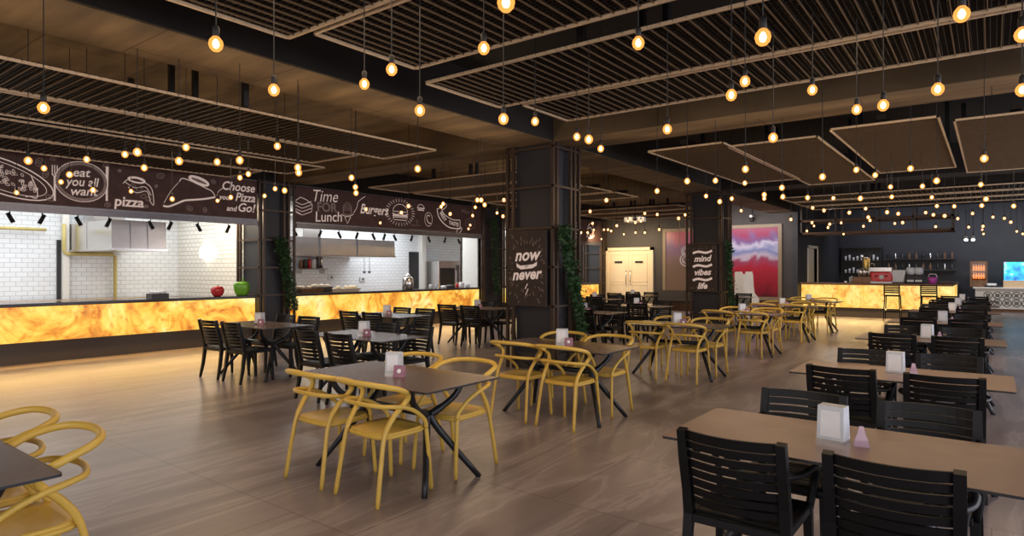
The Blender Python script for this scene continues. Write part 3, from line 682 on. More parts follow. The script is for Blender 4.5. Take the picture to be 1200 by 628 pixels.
# ================================================================= CEILING GRIDS
def grid_panel(x0, x1, y0, y1, label, along='Y', z=3.35, hang=True, bright=True, trims='LRNF'):
    cx, cy = (x0+x1)/2, (y0+y1)/2; t = thing('ceiling_grid_panel', label, 'ceiling panel', (cx, cy, z)); hx, hy = (x1-x0)/2, (y1-y0)/2
    q = MB(); w_ = .022
    q.box(-hx, hx, -hy, -hy+w_, 0, .024).box(-hx, hx, hy-w_, hy, 0, .024).box(-hx, -hx+w_, -hy, hy, 0, .024).box(hx-w_, hx, -hy, hy, 0, .024)
    q.build('edge_frame', M['trimbar'], t)
    g = MB(); bars = MB()
    # main bars across and a fine lattice above them
    if along == 'Y':     # bars run across X
        n = int((y1-y0)/.10)
        for i in range(1, n): yv = -hy+(y1-y0)*i/n; bars.box(-hx, hx, yv-.0035, yv+.0035, .008, .022)
        n = int((x1-x0)/.045)
        for i in range(1, n): xv = -hx+(x1-x0)*i/n; g.box(xv-.0025, xv+.0025, -hy, hy, .022, .036)
        n = int((y1-y0)/.04)
        for i in range(1, n): yv = -hy+(y1-y0)*i/n; g.box(-hx, hx, yv-.0025, yv+.0025, .022, .036)
        g.box(-.05, .05, -hy, hy, .06, .12)
    else:
        n = int((x1-x0)/.10)
        for i in range(1, n): xv = -hx+(x1-x0)*i/n; bars.box(xv-.0035, xv+.0035, -hy, hy, .008, .022)
        n = int((y1-y0)/.045)
        for i in range(1, n): yv = -hy+(y1-y0)*i/n; g.box(-hx, hx, yv-.0025, yv+.0025, .022, .036)
        n = int((x1-x0)/.04)
        for i in range(1, n): xv = -hx+(x1-x0)*i/n; g.box(xv-.0025, xv+.0025, -hy, hy, .022, .036)
        g.box(-hx, hx, -.05, .05, .06, .12)
    bars.build('cross_bars', M['gridline'], t); g.build('wire_grid', M['grid'], t)
    L = y1-y0 if along == 'Y' else x1-x0; n = max(1, int(L/3.2))
    for i in range(n):
        s_ = (i+.5)/n-.5
        for e_ in (-1, 1):
            if along == 'Y': MB().box(e_*hx-.03*(e_+1), e_*hx+.03*(1-e_), s_*L-.03, s_*L+.03, .05, 4.1-z).build('hanger', M['edge'], t)
            else: MB().box(s_*L-.03, s_*L+.03, e_*hy-.03*(e_+1), e_*hy+.03*(1-e_), .05, 4.1-z).build('hanger', M['edge'], t)
    return t
rows = [(-.9,.3,-4.36),(.55,1.65,-4.12),(1.7,2.88,-4.36),(2.92,4.0,-4.12),(4.35,5.52,-4.36),(5.57,6.52,-4.10)]
for i, (a, b, xl) in enumerate(rows):
    grid_panel(xl, 2.6, a, b, 'long dark ceiling grid over the armchairs, %s before the crosswise beam' % ORD[5-i], 'X')
for i, (a, b, yf) in enumerate([(-7.88,-6.68,6.95),(-9.15,-7.95,6.5),(-10.6,-9.4,6.95),(-11.85,-10.67,6.5)]):
    grid_panel(a, b, .8, yf, 'ceiling grid over the pizza aisle, %s counting from the lengthwise beam' % ORD[i], 'Y')
for i, (a, b) in enumerate([(9.2,10.4),(10.55,11.75),(11.9,13.1),(13.25,14.45)]):
    grid_panel(-10.95, -7.0, a, b, 'ceiling grid over the burger aisle, %s beyond the crosswise beam' % ORD[i], 'X')
for i, (a, b, c_, d) in enumerate([(-4.2,-3.03,8.95,13.5),(-3.1,-1.87,9.3,14.6),(-1.67,-.49,8.95,13.6),(-.37,.82,9.3,14.5),(.95,2.1,8.95,13.6)]):
    grid_panel(a, b, c_, d, 'long ceiling grid past the beam, %s from the now or never column' % ORD[i], 'Y')
for i, (a, b) in enumerate([(16.9,18.1),(18.3,19.5),(19.7,20.9)]):
    grid_panel(-4.3, 2.6, a, b, 'wide ceiling grid before the bar, %s counting towards the bar' % ORD[i], 'X')
for i, (a, b) in enumerate([(16.9,18.1),(18.3,19.5),(19.7,20.9)]):
    grid_panel(-11, -7.0, a, b, 'wide ceiling grid before the double doors, %s counting towards them' % ORD[i], 'X')
# steel frame above the bar
t = thing('overhead_bar_rack', 'dark steel frame hanging over the bar counter', 'rack', (-3.0, 23.4, 2.72))
q = MB()
for z in (0, .42):
    for y in (-.45, .8): q.box(-2.15, 2.1, y, y+.06, z, z+.07)
    for x in (-2.15, 2.04): q.box(x, x+.06, -.45, .86, z, z+.07)
q.build('frame', mat('rust_brown_steel', (.09,.045,.025), .5, .3, noise=.2), t)
for x in (-2.15, -1.1, 0, 1.05, 2.04):
    for y in (-.45, .8): MB().box(x, x+.04, y, y+.04, .07, 1.38).build('rod', M['bronze'], t)
for i, x in enumerate((-.72, -.55)):
    t = thing('ceiling_spotlight', 'small lit white spotlight above the bar end, '+['bar side','buffet side'][i], 'spotlight', (x+.12, 22.9, 2.42)); MB().tube([(0,0,.9),(0,0,.1)],.008,6).build('rod', M['bronze'], t)
    MB().tube([(0,.05,.12),(0,-.04,.0)], .05, 12).build('lamp_head', M['holder'], t); MB().tube([(0,-.041,-.001),(0,-.047,-.008)], .04, 12).build('lens', M['lamp_white'], t)
x_, z_ = on_y(878, 252, 22.6)
t = thing('security_camera', 'white security camera beside the tall red mural', 'camera', (x_, 22.9, z_)); MB().tube([(0,.1,0),(0,-.15,-.03)], .05, 10).build('camera_body', M['holder'], t); MB().tube([(0,.05,0),(0,.05,4.05-z_)], .012, 6).lathe([(.05,-.2),(.07,-.15),(.07,-.08),(.02,-.05)], (0,0,0), 12).build('dome', M['edge'], t)
x_, z_ = on_y(744, 247, 19)
t = thing('ceiling_projector', 'grey projector hanging before the white double doors', 'projector', (x_, 19, 3.2))
MB().bevbox(-.3,.3,-.22,.22,-.1,.08,.02).build('housing', M['holder'], t); MB().tube([(0,0,.08),(0,0,.9)],.03,8).build('ceiling_pole', M['edge'], t); MB().lathe([(.07,0),(.07,.05),(.05,.06)], (0,0,0), 14).xform(Matrix.Translation((.12,-.22,0)) @ Matrix.Rotation(PI/2,4,'X')).build('lens', M['edge'], t)

# ================================================================= PENDANT BULBS
BP = [(253,51),(321,105),(427,98),(459,81),(492,129),(567,56),(593,2),(590,139),(627,142),(676,160),(690,163),(704,174),(748,50),(782,151),(894,43),(873,95),(857,111),(906,161),(952,105),(1004,128),(1035,123),(1099,104),(1127,16),(51,126),(1198,40),(1198,105),
(33,188),(51.6,197),(101.6,186.5),(71.5,213),(81.4,204.4),(109,222.4),(146.4,180.7),(160.9,178),(169,196.4),(153.6,224),(218,172.3),(209.8,188.4),(254.5,189.5),(280.9,187.6),(291,203.7),(281.2,208),(201.8,233),(254.9,235),(270.5,231),(310,229.3),(19.5,225.5),
(325,171),(349,196),(350,202),(322.4,221),(333.5,223),(411.9,208),(416.5,219),(417.2,226),(489.5,197.6),(445.6,261),(429,245),(470.4,249),(478.7,241.3),(517,242),(519.3,238.7),(527.6,250.5),(557,242.7),(559.4,234.2),(563.9,234.2),(567.9,239.8),(553.9,252.5),(551,263.7),(549,268),(582.5,249.4),(589.4,253.3),(590.5,234.2),
(805.3,212),(838.4,211.4),(873.5,198),(872.8,214.3),(770,223.6),(827.4,229.6),(843.4,236),(857.5,232.6),(868.6,246.7),(895.6,228),(895.6,232.5),(916.3,219.7),(917.4,230.3),(946.4,231.4),(926.8,256.9),(945.5,270.6),
(710.6,234.4),(691.5,247.6),(694.4,261.6),(695.8,269.2),(681,272.4),(688.6,272.4),(704.8,280),(707.9,269),(712.4,269),(716.2,270.6),(722.8,264.3),(731,274.4),(735.8,258.9),(738.3,255.7),(744.6,260.5),(751,258.9),(744.8,272.4),(755.6,272.4),(755.6,249.9),(770.2,251.2),(772.5,268.8),(795.2,255.7),(802.9,251.5),
(963.8,207),(1003.4,198.8),(1025.6,205),(1067,197.2),(1153.4,185.5),(1097.6,211.6),(1043.6,218.8),(1081,218),(1149.4,216),(976.6,232),(1008.3,232.3),(1045,230.5),(1092,231),(1155.5,233),(952.3,243.4),(965.6,246.5),(995.3,249),(1014.4,244.3),(1039.6,248.5),(1052.6,250.3),(1084.8,249),(1097.9,241.3),(1093.8,251.5),(1118.3,241.6),(1107,252.8),(1122.4,256),(1139.7,250),(1150.5,240.7),(1163.6,254.2),(1177,255.7),(1184.5,260.2),(1187.9,241.3),(1191.5,271),(1198.5,274),
(951.6,260.7),(953.9,264.7),(972.3,262.5),(970.3,266.5),(985.8,261),(1017.5,254.4),(1019.6,258.2),(1011.9,265),(988.5,274.2),(1048.6,261.8),(1057.8,260.7),(1096.5,265.4),(1135.2,266),(1151.9,265),(1151.2,269),(1152.5,274)]
def region(px, py):
    if py < 165 and px < 640: return 'under the grids before the large column'
    if px < 305: return 'before the pizza banner'
    if px < 600: return 'before the burger banner'
    if py < 182 and px < 720: return 'at the top of the large column'
    if px < 815 and py > 220: return 'before the white double doors'
    if py < 165: return 'under the grids above the armchairs'
    if px < 935: return 'around the column before the murals'
    if py < 238: return 'above the armchairs towards the bar'
    return 'before the bar' if px < 1112 else 'before the buffet wall'
regs = {}
for p in BP: regs.setdefault(region(*p), []).append(p)
cord_m, sock_m, bulb_m = {}, None, None
sock_mesh = MB().lathe([(.011,.030),(.016,.034),(.017,.075),(.008,.085)], (0,0,0), 10)
bulb_mesh = MB().lathe([(.002,-.040),(.016,-.036),(.029,-.022),(.034,-.003),(.030,.014),(.018,.029),(.012,.036)], (0,0,0), 14)
fil_mesh = MB().lathe([(.001,-.024),(.011,-.018),(.0155,-.004),(.012,.010),(.004,.020)], (0,0,0), 10)
so = None
for rg, lst in regs.items():
    lst.sort()
    for i, (px, py) in enumerate(lst):
        zt = 2.7+.14*math.sin(px*1.7+py)
        l = (px-600)/F_PX; d = F_PX*(zt-H_CAM)/(Y_HOR-py); dx, dy = -SN+CS*l, CS+SN*l
        if dx < 0: d = min(d, (12.25-.5*abs(math.sin(px)))/-dx)
        lim = 22.3 if l < .46 else 22.4
        if py > 238 and px > 1110: lim = 26
        d = min(d, (lim-.8*abs(math.sin(px*3)))/dy)
        z = H_CAM+(Y_HOR-py)*d/F_PX; x, y = d*dx, d*dy
        top = 4.1
        if -6.2 < x < -5.29 or 8.0 < y < 8.84 or 15.5 < y < 16.3 or -.2 < y < .5: top = 3.5
        t = thing('pendant_bulb', 'bare bulb %s, %s from the kitchen side' % (rg, ORD[i]), 'light', (x, y, z), group='bare pendant bulbs '+rg)
        MB().tube([(0,0,.08),(0,0,top-z)], .0035, 5).build('cord', M['cord'], t)
        if so is None: so = sock_mesh.build('socket', M['cord'], t); bo = bulb_mesh.build('glass_bulb', M['bulb'], t); fo = fil_mesh.build('filament', M['filament'], bo)
        else:
            c = so.copy(); C.objects.link(c); c.parent = t; c = bo.copy(); C.objects.link(c); c.parent = t; f_ = fo.copy(); C.objects.link(f_); f_.parent = c

# ================================================================= CHAIRS
def curved_slat(mb, z, h, w_, y0, bow, th, lean=0., seg=10):
    vs = []
    for i in range(seg+1):
        x = -w_+2*w_*i/seg; yc = y0-bow*(1-(x/w_)**2)
        for (dy, dz) in ((-th/2,-h/2),(th/2,-h/2),(th/2,h/2),(-th/2,h/2)): vs.append((x, yc+dy-lean*dz, z+dz))
    fs = []
    for i in range(seg):
        for k in range(4): fs.append((i*4+k, (i+1)*4+k, (i+1)*4+(k+1) % 4, i*4+(k+1) % 4))
    fs += [(0,1,2,3), (seg*4+3, seg*4+2, seg*4+1, seg*4)]
    mb.add(vs, fs, False)
def make_black(arms):
    r = thing('dining_chair', '', 'chair')
    R4 = PI/4; k = 1.0
    s_ = MB(); s_.bevbox(-.205, .205, .20, .235, .405, .45, .006); s_.bevbox(-.225, -.18, -.19, .22, .405, .45, .006); s_.bevbox(.18, .225, -.19, .22, .405, .45, .006); s_.bevbox(-.2, .2, -.215, -.18, .395, .44, .006)
    for i in range(7): y = -.155+i*.054; s_.bevbox(-.19, .19, y-.022, y+.022, .432, .448, .003)
    s_.build('seat', M['black'], r)
    b = MB(); 
    for x in (-1, 1): b.tube([(x*.215,-.195,.42),(x*.215,-.215,.55),(x*.215,-.255,.70),(x*.215,-.285,.84)], [.030,.030,.030,.028], 4, rot=R4)
    for i in range(8):
        z = .505+i*.0445; curved_slat(b, z, .0345 if i < 7 else .044, .205, -.206-.10*(z-.53)/.31*.72-.002, .052, .014, .25)
    b.build('backrest', M['black'], r)
    for x in (-1, 1):
        MB().tube([(x*.215,-.195,.45),(x*.222,-.225,.2),(x*.23,-.265,0)], [.030,.026,.019], 4, rot=R4).build('leg', M['black'], r)
        MB().tube([(x*.21,.205,.44),(x*.215,.215,.2),(x*.222,.225,0)], [.029,.025,.019], 4, rot=R4).build('leg', M['black'], r)
        if arms: MB().tube(smooth([(x*.215,-.25,.69),(x*.25,-.12,.675),(x*.262,.04,.665),(x*.255,.17,.64),(x*.235,.23,.57),(x*.215,.215,.43)], 4), .019, 6, flat=.75).build('armrest', M['black'], r)
    return r
def make_yellow():
    r = thing('hoop_back_chair', '', 'chair')
    s_ = MB(); out = []; n = 24; ins = []
    for i in range(n):
        a = 2*PI*i/n; c, s2 = math.cos(a), math.sin(a); out.append((math.copysign(abs(c)**.45, c)*.205, math.copysign(abs(s2)**.45, s2)*.205+.005))
    vs = [(x, y, .44) for x, y in out]+[(x, y, .462) for x, y in out]+[(x*.8, y*.8, .453) for x, y in out]+[(0, 0, .447)]
    fs = [tuple(range(n))[::-1]]+[(i,(i+1) % n,n+(i+1) % n,n+i) for i in range(n)]+[(n+i,n+(i+1) % n,2*n+(i+1) % n,2*n+i) for i in range(n)]+[(2*n+i,2*n+(i+1) % n,3*n) for i in range(n)]
    s_.add(vs, fs, True)
    s_.tube([(x*1.0, y, .435) for x, y in out], .014, 6, closed=True)
    s_.build('seat', M['yellow'], r)
    for x in (-1, 1):
        MB().tube(smooth([(x*.226,-.265,0),(x*.212,-.225,.25),(x*.20,-.185,.45),(x*.206,-.12,.56),(x*.225,-.04,.645),(x*.246,-.015,.690),(x*.264,-.04,.728)], 4), [.014]+[.016]*8+[.018]*16, 8).build('leg', M['yellow'], r)
        MB().tube(smooth([(x*.217,.23,0),(x*.208,.213,.25),(x*.200,.195,.44)], 4), [.013]+[.0155]*8, 8).build('leg', M['yellow'], r)
    top = [(-.264,-.04,.728),(-.276,-.12,.765),(-.252,-.21,.79),(-.17,-.28,.807),(0,-.31,.812)]
    top = top+[(-a, b, c) for a, b, c in top[::-1][1:]]
    MB().tube(smooth(top, 5), .019, 8).build('back_hoop', M['yellow'], r)
    arm = [(-.200,.195,.445),(-.207,.175,.50),(-.222,.08,.575),(-.238,-.03,.625),(-.232,-.13,.645),(-.18,-.215,.655),(0,-.255,.66)]
    arm = arm+[(-a, b, c) for a, b, c in arm[::-1][1:]]
    MB().tube(smooth(arm, 5), .0155, 8).build('arm_hoop', M['yellow'], r)
    return r
PB, PA, PY = Proto(make_black(False)), Proto(make_black(True)), Proto(make_yellow())

# ================================================================= TABLES
def make_table(mtop, cat='table'):
    r = thing('dining_table', '', cat)
    hx, hy, c = .715, .39, .018
    poly = []
    for (sx, sy, a0) in ((1,-1,-PI/2),(1,1,0),(-1,1,PI/2),(-1,-1,PI)):
        for k in range(5): a = a0+PI/2*k/4; poly.append((sx*(hx-c)+c*math.cos(a), sy*(hy-c)+c*math.sin(a)))
    tp = MB().prism(poly, .738, .75).build('tabletop', mtop, r)
    MB().prism([(x*1.0008, y*1.0008) for x, y in poly], .7365, .7478).build('dark_edge', M['edge'], tp)
    for sx in (-1, 1):
        for sy in (-1, 1):
            MB().tube(smooth([(sx*.34, sy*.01, .49),(sx*.40, sy*.07, .36),(sx*.60, sy*.29, 0)], 3), [.034,.030,.027,.027,.024,.022,.020], 8).build('leg', M['black_frame'], r)
            MB().tube(smooth([(sx*.34, sy*.01, .48),(sx*.37, sy*.10, .52),(sx*.42, sy*.22, .61),(sx*.45, sy*.28, .735)], 4), [.030]*5+[.024]*8, 8).build('support_arm', M['black_frame'], r)
    MB().tube([(-.34,0,.49),(.34,0,.49)], .028, 8).build('cross_bar', M['black_frame'], r)
    MB().box(-.5,.5,.26,.30,.725,.7375).box(-.5,.5,-.30,-.26,.725,.7375).build('under_rail', M['black_frame'], r)
    return r
TG, TT = Proto(make_table(M['top_grey'])), Proto(make_table(M['top_grey_lit']))
def make_holder():
    r = thing('napkin_holder', '', 'napkin holder')
    vs = []
    for z, a, b in ((0,.060,.046),(.012,.060,.046),(.172,.057,.038)): vs += [(-a,-b,z),(a,-b,z),(a,b,z),(-a,b,z)]
    fs = [(0,3,2,1),(8,9,10,11)]+[(i*4+k, i*4+(k+1) % 4, (i+1)*4+(k+1) % 4, (i+1)*4+k) for i in range(2) for k in range(4)]
    MB().add(vs, fs).build('holder_body', M['holder'], r)
    for s_ in (-1, 1):
        q = MB(); q.add([(-.045, s_*.0458, .03),(.045, s_*.0458, .03),(.042, s_*.0404, .152),(-.042, s_*.0404, .152)], [(0,1,2,3) if s_ < 0 else (3,2,1,0)]); q.build('napkin', M['napkin'], r)
    MB().box(-.061,.061,-.047,.047,0,.016).build('base', M['steel'], r)
    return r
def make_card():
    r = thing('card_stand', '', 'card stand')
    MB().add([(-.045,-.02,0),(.045,-.02,0),(.045,.012,.085),(-.045,.012,.085),(-.045,.03,0),(.045,.03,0)], [(0,1,2,3),(3,2,5,4),(0,3,4),(1,5,2),(0,4,5,1)]).build('card', M['mauve'], r)
    q = MB(); vs = []
    for k in range(12):
        a = 2*PI*k/12; u_, v_ = .016*math.cos(a), .044+.016*math.sin(a); vs.append((u_, -.0215+v_*.376-.001, v_))
    q.add(vs, [tuple(range(12))]); q.build('round_emblem', M['napkin'], r)
    return r
def make_tent():
    r = thing('table_tent', '', 'table tent')
    q = MB(); vs = []
    prof = [(.032,.0),(.032,.006),(.027,.03),(.016,.062),(.009,.092)]
    for (w_, z) in prof: vs += [(-w_,-w_*.7,z),(w_,-w_*.7,z),(w_,w_*.7,z),(-w_,w_*.7,z)]
    fs = [(0,3,2,1),(16,17,18,19)]+[(i*4+k, i*4+(k+1) % 4, (i+1)*4+(k+1) % 4, (i+1)*4+k) for i in range(4) for k in range(4)]
    q.add(vs, fs).build('acrylic_body', M['pink'], r)
    MB().box(-.016,.016,-.003,.003,.012,.055).build('insert', M['napkin'], r)
    return r
HP, CP, TP = Proto(make_holder()), Proto(make_card()), Proto(make_tent())

def setting(cx, cy, kind, where, seed, dx=.29, near=None, far=None, rot=0.):
    """one table with its four chairs, its napkin holder and card"""
    rd = random.Random(seed)
    tb = TT if kind == 'arm' else TG
    tname = {'arm': 'table lit tan among black armchairs', 'yellow': 'grey-brown table among yellow chairs', 'black': 'grey-brown table among black chairs'}[kind]
    tb.place((cx, cy, 0), rot, '%s, %s' % (tname, where), {'arm': 'tables of the armchair row', 'yellow': 'tables of the yellow chair row', 'black': 'tables of the black chair rows'}[kind])
    proto = {'arm': PA, 'yellow': PY, 'black': PB}[kind]; nm_ = {'arm': 'black slatted armchair', 'yellow': 'mustard hoop-back chair', 'black': 'black slatted side chair'}[kind]
    gp = {'arm': 'black armchairs along the tan tables', 'yellow': 'mustard hoop-back chairs', 'black': 'black slatted side chairs'}[kind]
    off = {'arm': (.26, .44), 'yellow': (.345, .345), 'black': (.35, .36)}[kind]
    near = near or [(-dx-.02, 0, 0), (dx, 0, 0)]; far = far or [(-dx-.02, 0, 0), (dx, 0, 0)]
    for sy, lst, side in ((-1, near, 'near side'), (1, far, 'bar side')):
        for j, (ox, oy, rz) in enumerate(lst):
            end = 'kitchen end' if j == 0 else 'window end'
            proto.place((cx+ox+rd.uniform(-.015,.015), cy+sy*off[(sy+1)//2]+oy, 0), (0 if sy < 0 else PI)+rz+rd.uniform(-.06,.06), '%s, %s, %s of %s' % (nm_, side, end, where), gp)
    HP.place((cx-.02, cy, .75), rd.uniform(-.15,.15)+(0 if kind == 'arm' else .5), 'white napkin holder on the %s' % where, 'napkin holders on the tables')
    if kind == 'arm': TP.place((cx+.10, cy-.01, .75), .2, 'pink clear table tent on the %s' % where, 'pink table tents')
    else: CP.place((cx+.10, cy-.06, .75), .5, 'mauve card stand on the %s' % where, 'mauve card stands')
# armchair row (counted from the bar)
ys = [3.32, 5.77, 8.84, 11.77, 14.8, 17.4, 20.0]
for i, y in enumerate(ys):
    if i == 0: nr = [(-.32, 0, 0), (.26, -.0, 0)]; fa = [(-.32, .0, 0), (.30, 0, 0)]
    else: nr = fa = None
    setting(-.58, y, 'arm', 'armchair-row table %s from the bar' % ORD[len(ys)-1-i], 100+i, near=nr, far=fa)
# yellow row
yy_ = [.55, 3.38, 5.80, 8.95, 12.0, 14.85, 17.4]
for i, y in enumerate(yy_):
    nr = fa = None
    setting(-3.69, y, 'yellow', 'yellow-chair table %s from the bar' % ORD[len(yy_)-1-i], 200+i, near=nr, far=fa)
# black chair rows
BT = [(-6.18, 5.15, 'table between yellow chairs and burger counter'), (-8.62, 5.22, 'table by the pizza counter end'), (-8.6, 7.68, 'table before the burger counter middle'), (-8.62, 10.2, 'table by the burger counter far end'),
      (-6.2, 10.5, 'table just behind the large column'), (-6.3, 12.95, 'second table behind the large column'), (-8.7, 12.8, 'table before the far kitchen column'), (-8.7, 15.3, 'table before the short onyx counter'), (-8.8, 17.8, 'table before the double doors'), (-6.2, 18.6, 'table before the dull mural')]
for i, (x, y, wh) in enumerate(BT): setting(x, y, 'black', wh, 300+i, dx=.30)

# ================================================================= MURALS, BAR, BUFFET
def mural(label, x0, x1, z0, z1, m):
    t = thing('framed_mural', label, 'picture', ((x0+x1)/2, 23.0, z0)); h = (x1-x0)/2; H = z1-z0; w_ = .12
    MB().box(-h, h, -.06, 0, 0, w_).box(-h, h, -.06, 0, H-w_, H).box(-h, -h+w_, -.06, 0, w_, H-w_).box(h-w_, h, -.06, 0, w_, H-w_).build('frame', M['frame_beige'], t)
    MB().box(-h+w_, h-w_, -.03, -.005, w_, H-w_).build('canvas', m, t)
mural('dull brown and purple mural beside the white double doors', -10.1, -8.1, .45, 3.1, mural_mat('dull_mural', True))
mural('tall red, white and blue abstract mural', -7.75, -5.75, .47, 3.13, mural_mat('red_blue_mural'))
# hanging wire lamp before the dull mural
x_, z_ = on_y(803, 300, 21)
t = thing('wire_sign', 'pale looped wire ornament hanging before the dull mural', 'ornament', (x_, 21, z_))
q = MB()
for k, (zc, r) in enumerate(((.17,.13),(-.13,.18))): q.tube([(r*math.cos(2*PI*i/24), 0, zc+r*math.sin(2*PI*i/24)*1.15) for i in range(24)], .018, 6, closed=True); q.tube([(r*.55*math.cos(2*PI*i/24), 0, zc+r*.55*math.sin(2*PI*i/24)*1.15) for i in range(24)], .014, 6, closed=True)
q.build('wire_loops', M['napkin'], t); MB().tube([(-.2,0,.2),(-.2,0,1.25),(.35,0,1.25)], .012, 6).tube([(0,0,.3),(0,0,2.2)], .006, 5).build('hanging_rod', M['trimbar'], t)
# white curved high panel chair
x_, _ = on_y(872, 320, 20.3)
t = thing('high_back_bench', 'white bench with tall curved side panel before the red mural', 'bench', (x_, 20.6, 0))
side = [(-.22,0),(.22,0),(.22,.60),(.18,.66),(.08,.78),(.05,1.0),(.03,1.38),(.0,1.48),(-.20,1.48),(-.22,1.35)]
for dy in (-.55, .5): MB().add([(x, dy, z) for x, z in side]+[(x, dy+.05, z) for x, z in side], [tuple(range(len(side)))[::-1], tuple(range(len(side),2*len(side)))]+[(i,(i+1) % len(side),len(side)+(i+1) % len(side),len(side)+i) for i in range(len(side))]).build('side_panel', M['white'], t)
MB().box(-.2,.2,-.5,.5,.40,.48).build('seat', M['white'], t); MB().box(-.22,-.17,-.5,.5,.3,1.4).build('backrest', M['white'], t)
# bar
X0, X1, Y0, Y1 = -5.13, -.97, 23.0, 27.4
t = thing('bar_counter', 'backlit pale yellow onyx bar counter with dark top', 'bar', ((X0+X1)/2, 23, 0)); a, b = X0-(X0+X1)/2, X1-(X0+X1)/2; L = Y1-Y0
MB().box(a, b, 0, .6, .315, 1.04).build('onyx_front', M['onyx3'], t); MB().box(b-.6, b, .61, L, .315, 1.04).build('onyx_end', M['onyx4'], t)
MB().box(a, b-.04, .06, .58, 0, .31).box(b-.58, b-.04, .6, L, 0, .31).build('plinth', M['base'], t)
MB().bevbox(a-.02, b+.05, -.06, .68, 1.045, 1.11, .01).bevbox(b-.65, b+.05, .68, L, 1.045, 1.11, .01).build('bar_top', M['brown'], t)
def make_stool():
    r = thing('bar_stool', '', 'stool')
    MB().bevbox(-.21,.21,-.2,.2,.73,.77,.01).build('seat', M['black'], r)
    q = MB()
    for x in (-1,1): q.tube([(x*.2,-.19,.74),(x*.2,-.22,1.1)], .022, 4, rot=PI/4)
    for i in range(5): curved_slat(q, .85+i*.055, .04, .19, -.205-.004*i, .02, .012)
    q.build('backrest', M['black'], r)
    for x in (-1,1):
        for y in (-1,1): MB().tube([(x*.19,y*.18,.75),(x*.22,y*.21,0)], [.022,.017], 4, rot=PI/4).build('leg', M['black'], r)
    MB().box(-.2,.2,.185,.205,.25,.28).box(-.2,.2,-.205,-.185,.25,.28).box(-.205,-.185,-.2,.2,.3,.33).box(.185,.205,-.2,.2,.3,.33).build('footrest', M['black'], r)
    return r
ST = Proto(make_stool())
for i, px in enumerate((1046, 1089)):
    x_, _ = on_y(px, 360, 22.5); ST.place((x_, 22.5, 0), 0, 'tall black slatted stool at the bar, '+['mural side','buffet side'][i], 'bar stools')
# things on the bar
ZB = 1.11
def at_bar(px, y=23.25): return (on_y(px, 330, y)[0], y, ZB)
t = thing('espresso_machine', 'red espresso machine standing on the bar', 'coffee machine', at_bar(1034))
MB().bevbox(-.30,.30,-.2,.25,.06,.36,.03).build('body', M['red'], t); MB().bevbox(-.36,.30,-.22,.25,.36,.52,.02).build('cup_tray', M['steel'], t); MB().bevbox(-.3,.3,-.28,.2,0,.06,.01).build('drip_tray', M['holder'], t)
for x in (-.14,.14): MB().tube([(x,-.22,.25),(x,-.34,.22)], .02, 8).build('group_handle', M['edge'], t)
MB().lathe([(.001,0),(.07,0),(.07,.01),(.001,.012)], (0,0,0), 16).xform(Matrix.Translation((0,-.2,.2)) @ Matrix.Rotation(PI/2,4,'X')).build('round_emblem', M['holder'], t)
t = thing('ice_bin', 'silver tapering bin beside the red espresso machine', 'bin', at_bar(1052.5)); MB().add([(-.15,-.15,.05),(.15,-.15,.05),(.15,.15,.05),(-.15,.15,.05),(-.22,-.2,.42),(.22,-.2,.42),(.22,.2,.42),(-.22,.2,.42)], [(0,3,2,1),(4,5,6,7),(0,1,5,4),(1,2,6,5),(2,3,7,6),(3,0,4,7)]).build('bin_body', M['holder'], t); MB().box(-.2,.2,-.2,.2,0,.05).build('base', M['base'], t)
t = thing('wooden_crate', 'low wooden crate with steel canisters on the bar', 'crate', at_bar(1014)); MB().bevbox(-.32,.32,-.18,.18,0,.2,.01).build('crate_body', M['brown'], t)
for i, px in enumerate((1008.5, 1013.5, 1019)):
    p = at_bar(px); q = thing('steel_canister', 'steel canister on the wooden crate, %s from the mural side' % ORD[i], 'canister', (p[0], p[1], ZB+.2)); MB().lathe([(.07,0),(.07,.2),(.06,.22)], (0,0,0), 14).build('canister_body', M['steel'], q); MB().lathe([(.072,.2),(.05,.25),(.015,.27)], (0,0,0), 14).build('lid', M['lintel'], q)
for i, px in enumerate((1067.5, 1077)):
    q = thing('coffee_grinder', 'black and silver coffee grinder, %s past the silver bin' % ORD[i], 'grinder', at_bar(px)); MB().bevbox(-.12,.12,-.14,.14,0,.28,.02).build('base', M['edge'], q); MB().lathe([(.10,.28),(.12,.36),(.12,.46),(.10,.50)], (0,0,0), 14).build('hopper', M['holder'], q); MB().box(-.09,.09,-.15,-.14,.06,.12).build('front_plate', M['holder'], q)
t = thing('gift_basket', 'magenta basket at the buffet end of the bar', 'basket', at_bar(1093)); MB().lathe([(.09,0),(.13,.2),(.12,.2),(.08,.02)], (0,0,0), 14).build('basket_body', M['magenta'], t); MB().tube([(-.12,0,.18),(-.08,0,.3),(.08,0,.3),(.12,0,.18)], .012, 6).build('handle', M['napkin'], t)
for i, px in enumerate((991, 996.5, 998.5, 1003)):
    q = thing('bar_cup', ['low white cup','tall clear glass','second tall clear glass','short white cup'][i]+' on the bar near the crate', 'cup', at_bar(px)); hh = (.06,.2,.22,.08)[i]; MB().lathe([(.035,0),(.042,hh),(.038,hh),(.03,.01)], (0,0,0), 12).build('cup_body', M['napkin' if i in (0,3) else 'glass'], q)
